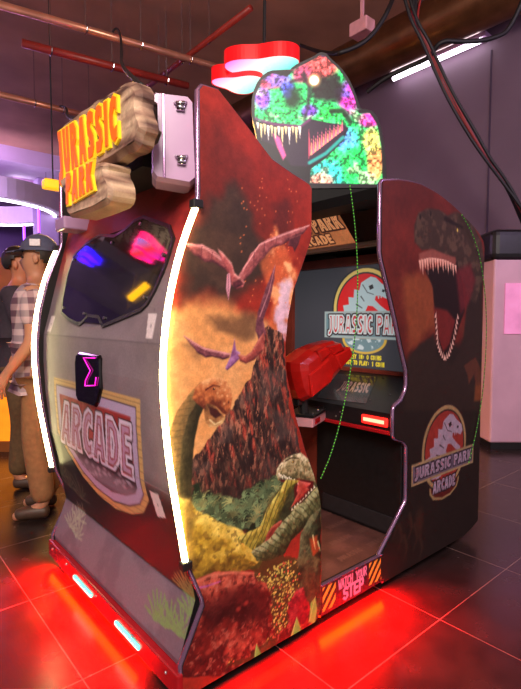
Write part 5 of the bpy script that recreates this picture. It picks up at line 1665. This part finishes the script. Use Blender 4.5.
def person(loc, face_deg, H, label, skin_c, shirt_m, trouser_m, hair_m, cap_m=None, arms='relaxed'):
    root = empty('person', loc, label, 'person', None)
    s = H / 1.75
    R = Matrix.Translation(loc) @ Matrix.Rotation(math.radians(face_deg), 4, 'Z') @ Matrix.Scale(s, 4)
    pl = lambda v: R @ v            # local: faces +x, left is +y
    J = {'pelvis': ((0, 0, .95), (.15, .11)), 'waist': ((.0, 0, 1.08), (.14, .10)), 'chest': ((.01, 0, 1.28), (.165, .115)), 'upper': ((0, 0, 1.42), (.13, .085)), 'neck': ((.01, 0, 1.50), .052), 'jaw': ((.035, 0, 1.565), .068), 'skull': ((.02, 0, 1.65), (.082, .092)), 'crown': ((.01, 0, 1.715), .055)}
    E = [('pelvis', 'waist'), ('waist', 'chest'), ('chest', 'upper'), ('upper', 'neck'), ('neck', 'jaw'), ('jaw', 'skull'), ('skull', 'crown')]
    for sd in (1, -1):
        k = 'l' if sd > 0 else 'r'
        bend = .22 if arms == 'raised' else .04
        J[k + 'hip'] = ((0, .09 * sd, .90), .088); J[k + 'knee'] = ((.03, .10 * sd, .50), .058); J[k + 'calf'] = ((.0, .10 * sd, .34), .052); J[k + 'ank'] = ((-.02, .10 * sd, .09), .036); J[k + 'ball'] = ((.10, .115 * sd, .035), .032); J[k + 'toe'] = ((.17, .12 * sd, .028), .024)
        J[k + 'sh'] = ((0, .17 * sd, 1.41), .062); J[k + 'el'] = ((-.02 + bend * .4, .235 * sd, 1.12), .042)
        wr = (.10 + bend, .23 * sd, .90 + bend * .9); J[k + 'wr'] = (wr, .028)
        pm = (wr[0] + .035, wr[1], wr[2] - .06); J[k + 'palm'] = (pm, (.036, .018))
        E += [('pelvis', k + 'hip'), (k + 'hip', k + 'knee'), (k + 'knee', k + 'calf'), (k + 'calf', k + 'ank'), (k + 'ank', k + 'ball'), (k + 'ball', k + 'toe'), ('upper', k + 'sh'), (k + 'sh', k + 'el'), (k + 'el', k + 'wr'), (k + 'wr', k + 'palm')]
        for fi, (dx, L) in enumerate(((.028, .072), (.010, .082), (-.009, .076), (-.026, .06))):
            b = (pm[0] + dx * .8 + .008, pm[1], pm[2] - .03); c1 = (b[0] + dx * .3 + .006, b[1] - .008 * sd, b[2] - L * .5); c2 = (c1[0] + .002, c1[1] - .02 * sd, c1[2] - L * .42)
            for nm_, q, r in (('a', b, .0098), ('b', c1, .0088), ('c', c2, .0075)): J[k + 'f%d%s' % (fi, nm_)] = (q, r)
            E += [(k + 'palm', k + 'f%da' % fi), (k + 'f%da' % fi, k + 'f%db' % fi), (k + 'f%db' % fi, k + 'f%dc' % fi)]
        ta = (pm[0] + .032, pm[1] - .012 * sd, pm[2] + .012); tb = (ta[0] + .018, ta[1] - .014 * sd, ta[2] - .034)
        J[k + 'ta'] = (ta, .0105); J[k + 'tb'] = (tb, .009); E += [(k + 'palm', k + 'ta'), (k + 'ta', k + 'tb')]
    body = skin_mesh('body', J, E, mat('skin_tone', skin_c, .5, noise=.05, nscale=20), root, 'pelvis', 2, pl)
    # face pushed out of the head
    Ri = R.inverted()
    for v in body.data.vertices:
        q = Ri @ v.co
        if q.z > 1.52 and q.x > .06:
            q.x += .022 * math.exp(-((q.y / .014) ** 2 + ((q.z - 1.605) / .022) ** 2))
            q.x -= .010 * (math.exp(-(((q.y - .032) / .016) ** 2 + ((q.z - 1.635) / .012) ** 2)) + math.exp(-(((q.y + .032) / .016) ** 2 + ((q.z - 1.635) / .012) ** 2)))
            q.x += .006 * math.exp(-((q.y / .025) ** 2 + ((q.z - 1.565) / .009) ** 2))
            v.co = R @ q
    for sd in (1, -1):
        MB().ball((0, 0, 0), 1).v
        ear = MB().ball((.005, .086 * sd, 1.625), .018, .010, .030, 8); ear.v = [tuple(R @ Vector(q)) for q in ear.v]
        ear.build('ear', body.data.materials[0], root, True)
        eye = MB().ball((.094, .031 * sd, 1.637), .009, .012, .007, 6); eye.v = [tuple(R @ Vector(q)) for q in eye.v]
        eye.build('eye', M['rubber'], root, True)
    grow = .018
    ks = ['pelvis', 'waist', 'chest', 'upper', 'lsh', 'rsh', 'lel', 'rel']
    JS = {k: (J[k][0], tuple(x + grow for x in J[k][1]) if isinstance(J[k][1], tuple) else J[k][1] + grow) for k in ks}
    for k in 'lr':
        a, b = Vector(J[k + 'sh'][0]), Vector(J[k + 'el'][0]); JS[k + 'el'] = (tuple(a + (b - a) * .75), .066)
    JS['neckb'] = ((0, 0, 1.475), .072)
    JS['hem'] = ((0, 0, .86), (.172, .135))
    skin_mesh('shirt', JS, [('hem', 'pelvis'), ('pelvis', 'waist'), ('waist', 'chest'), ('chest', 'upper'), ('upper', 'neckb'), ('upper', 'lsh'), ('upper', 'rsh'), ('lsh', 'lel'), ('rsh', 'rel')], shirt_m, root, 'pelvis', 2, pl)
    JT = {'pelvis': ((0, 0, .97), (.155, .115))}
    ET = []
    for k, sd in (('l', 1), ('r', -1)):
        JT[k + 'hip'] = ((0, .09 * sd, .86), .105); JT[k + 'knee'] = (J[k + 'knee'][0], .082); JT[k + 'cuff'] = ((-.015, .10 * sd, .09), .07)
        ET += [('pelvis', k + 'hip'), (k + 'hip', k + 'knee'), (k + 'knee', k + 'cuff')]
    skin_mesh('trousers', JT, ET, trouser_m, root, 'pelvis', 2, pl)
    for k, sd in (('l', 1), ('r', -1)):
        JF = {'heel': ((-.05, .10 * sd, .045), .042), 'mid': ((.05, .11 * sd, .048), .044), 'toe': ((.16, .12 * sd, .04), .036)}
        skin_mesh('shoe', JF, [('heel', 'mid'), ('mid', 'toe')], mat('shoe_leather', (70, 48, 36), .5, noise=.2, nscale=20), root, 'heel', 2, pl)
    hb = MB().ball((.0, 0, 1.665), .105, .096, .105, 14)
    hb.f = [f for f in hb.f if all((hb.v[i][2] > 1.665 or hb.v[i][0] < .02 - (1.70 - hb.v[i][2]) * .4) and hb.v[i][2] > 1.585 for i in f)]
    hb.mi = [0] * len(hb.f)
    hb.v = [tuple(R @ Vector(q)) for q in hb.v]
    hb.build('hair', hair_m, root, True)
    if cap_m:
        cb = MB().ball((.0, 0, 1.675), .116, .106, .112, 16)
        cb.f = [f for f in cb.f if all(cb.v[i][2] > 1.672 for i in f)]; cb.mi = [0] * len(cb.f)
        ang = np.linspace(-1.1, 1.1, 13)
        vin = [(.108 * math.cos(t), .1 * math.sin(t), 1.685) for t in ang]; vout = [(.06 + .135 * math.cos(t), .105 * math.sin(t), 1.668) for t in ang]
        low = [(a, b, c - .008) for a, b, c in vin + vout]
        nn = 13
        cb.add(vin + vout + low, [(i, i + 1, nn + i + 1, nn + i) for i in range(nn - 1)] + [(2 * nn + i, 3 * nn + i, 3 * nn + i + 1, 2 * nn + i + 1) for i in range(nn - 1)] + [(nn + i, nn + i + 1, 3 * nn + i + 1, 3 * nn + i) for i in range(nn - 1)])
        cb.ball((0, 0, 1.787), .01, n=5)
        cb.v = [tuple(R @ Vector(q)) for q in cb.v]
        cap = cb.build('cap', cap_m, root, True)
        em = MB().box((-.03, .088, 1.70), (.03, .112, 1.74)); em.v = [tuple(R @ Vector(q)) for q in em.v]
        em.build('cap_patch', mat('white_cap_patch', (220, 214, 220), .6, noise=.1, nscale=60), cap)
    return root


def plaid_material():
    m = bpy.data.materials.new('plaid_cotton'); m.use_nodes = True
    nt = m.node_tree; B = nt.nodes['Principled BSDF']; B.inputs['Roughness'].default_value = .8
    tc = nt.nodes.new('ShaderNodeTexCoord')
    prev = None
    for ax, sc, c in (('X', 16, (120, 70, 84)), ('Z', 14, (70, 66, 84))):
        wv = nt.nodes.new('ShaderNodeTexWave'); wv.bands_direction = ax; wv.inputs['Scale'].default_value = sc / 3.2
        rp = nt.nodes.new('ShaderNodeValToRGB'); rp.color_ramp.elements[0].position = .45; rp.color_ramp.elements[1].position = .55
        rp.color_ramp.elements[0].color = (*srgb(c), 1); rp.color_ramp.elements[1].color = (*srgb((196, 168, 172)), 1)
        nt.links.new(tc.outputs['Object'], wv.inputs['Vector']); nt.links.new(wv.outputs['Fac'], rp.inputs[0])
        if prev is None: prev = rp
        else:
            mx = nt.nodes.new('ShaderNodeMix'); mx.data_type = 'RGBA'; mx.inputs['Factor'].default_value = .5
            nt.links.new(prev.outputs[0], mx.inputs['A']); nt.links.new(rp.outputs[0], mx.inputs['B']); nt.links.new(mx.outputs['Result'], B.inputs['Base Color'])
    return m


navy = mat('navy_cap_cotton', (74, 76, 100), .8, noise=.15, nscale=60)
brown = mat('brown_trouser_cotton', (142, 98, 62), .8, noise=.15, nscale=40)
P = at_plane(46, 512, 2, 0)
person((P[0], P[1], 0), 150, 1.66, 'person in navy cap, pale plaid shirt and brown trousers standing beyond the glowing strip', (176, 120, 92), plaid_material(), brown, mat('dark_hair', (36, 28, 26), .6, noise=.2, nscale=60), navy)
P = at_plane(23, 484, 2, 0)
person((P[0], P[1], 0), -25, 1.68, 'dark-haired person in a dark shirt without a cap, facing the person in the cap', (186, 118, 84), mat('dark_shirt_cotton', (50, 40, 52), .8, noise=.2, nscale=40), mat('olive_trouser_cotton', (96, 72, 44), .8, noise=.2, nscale=40), mat('black_hair', (24, 18, 20), .5, noise=.2, nscale=60), None, 'raised')
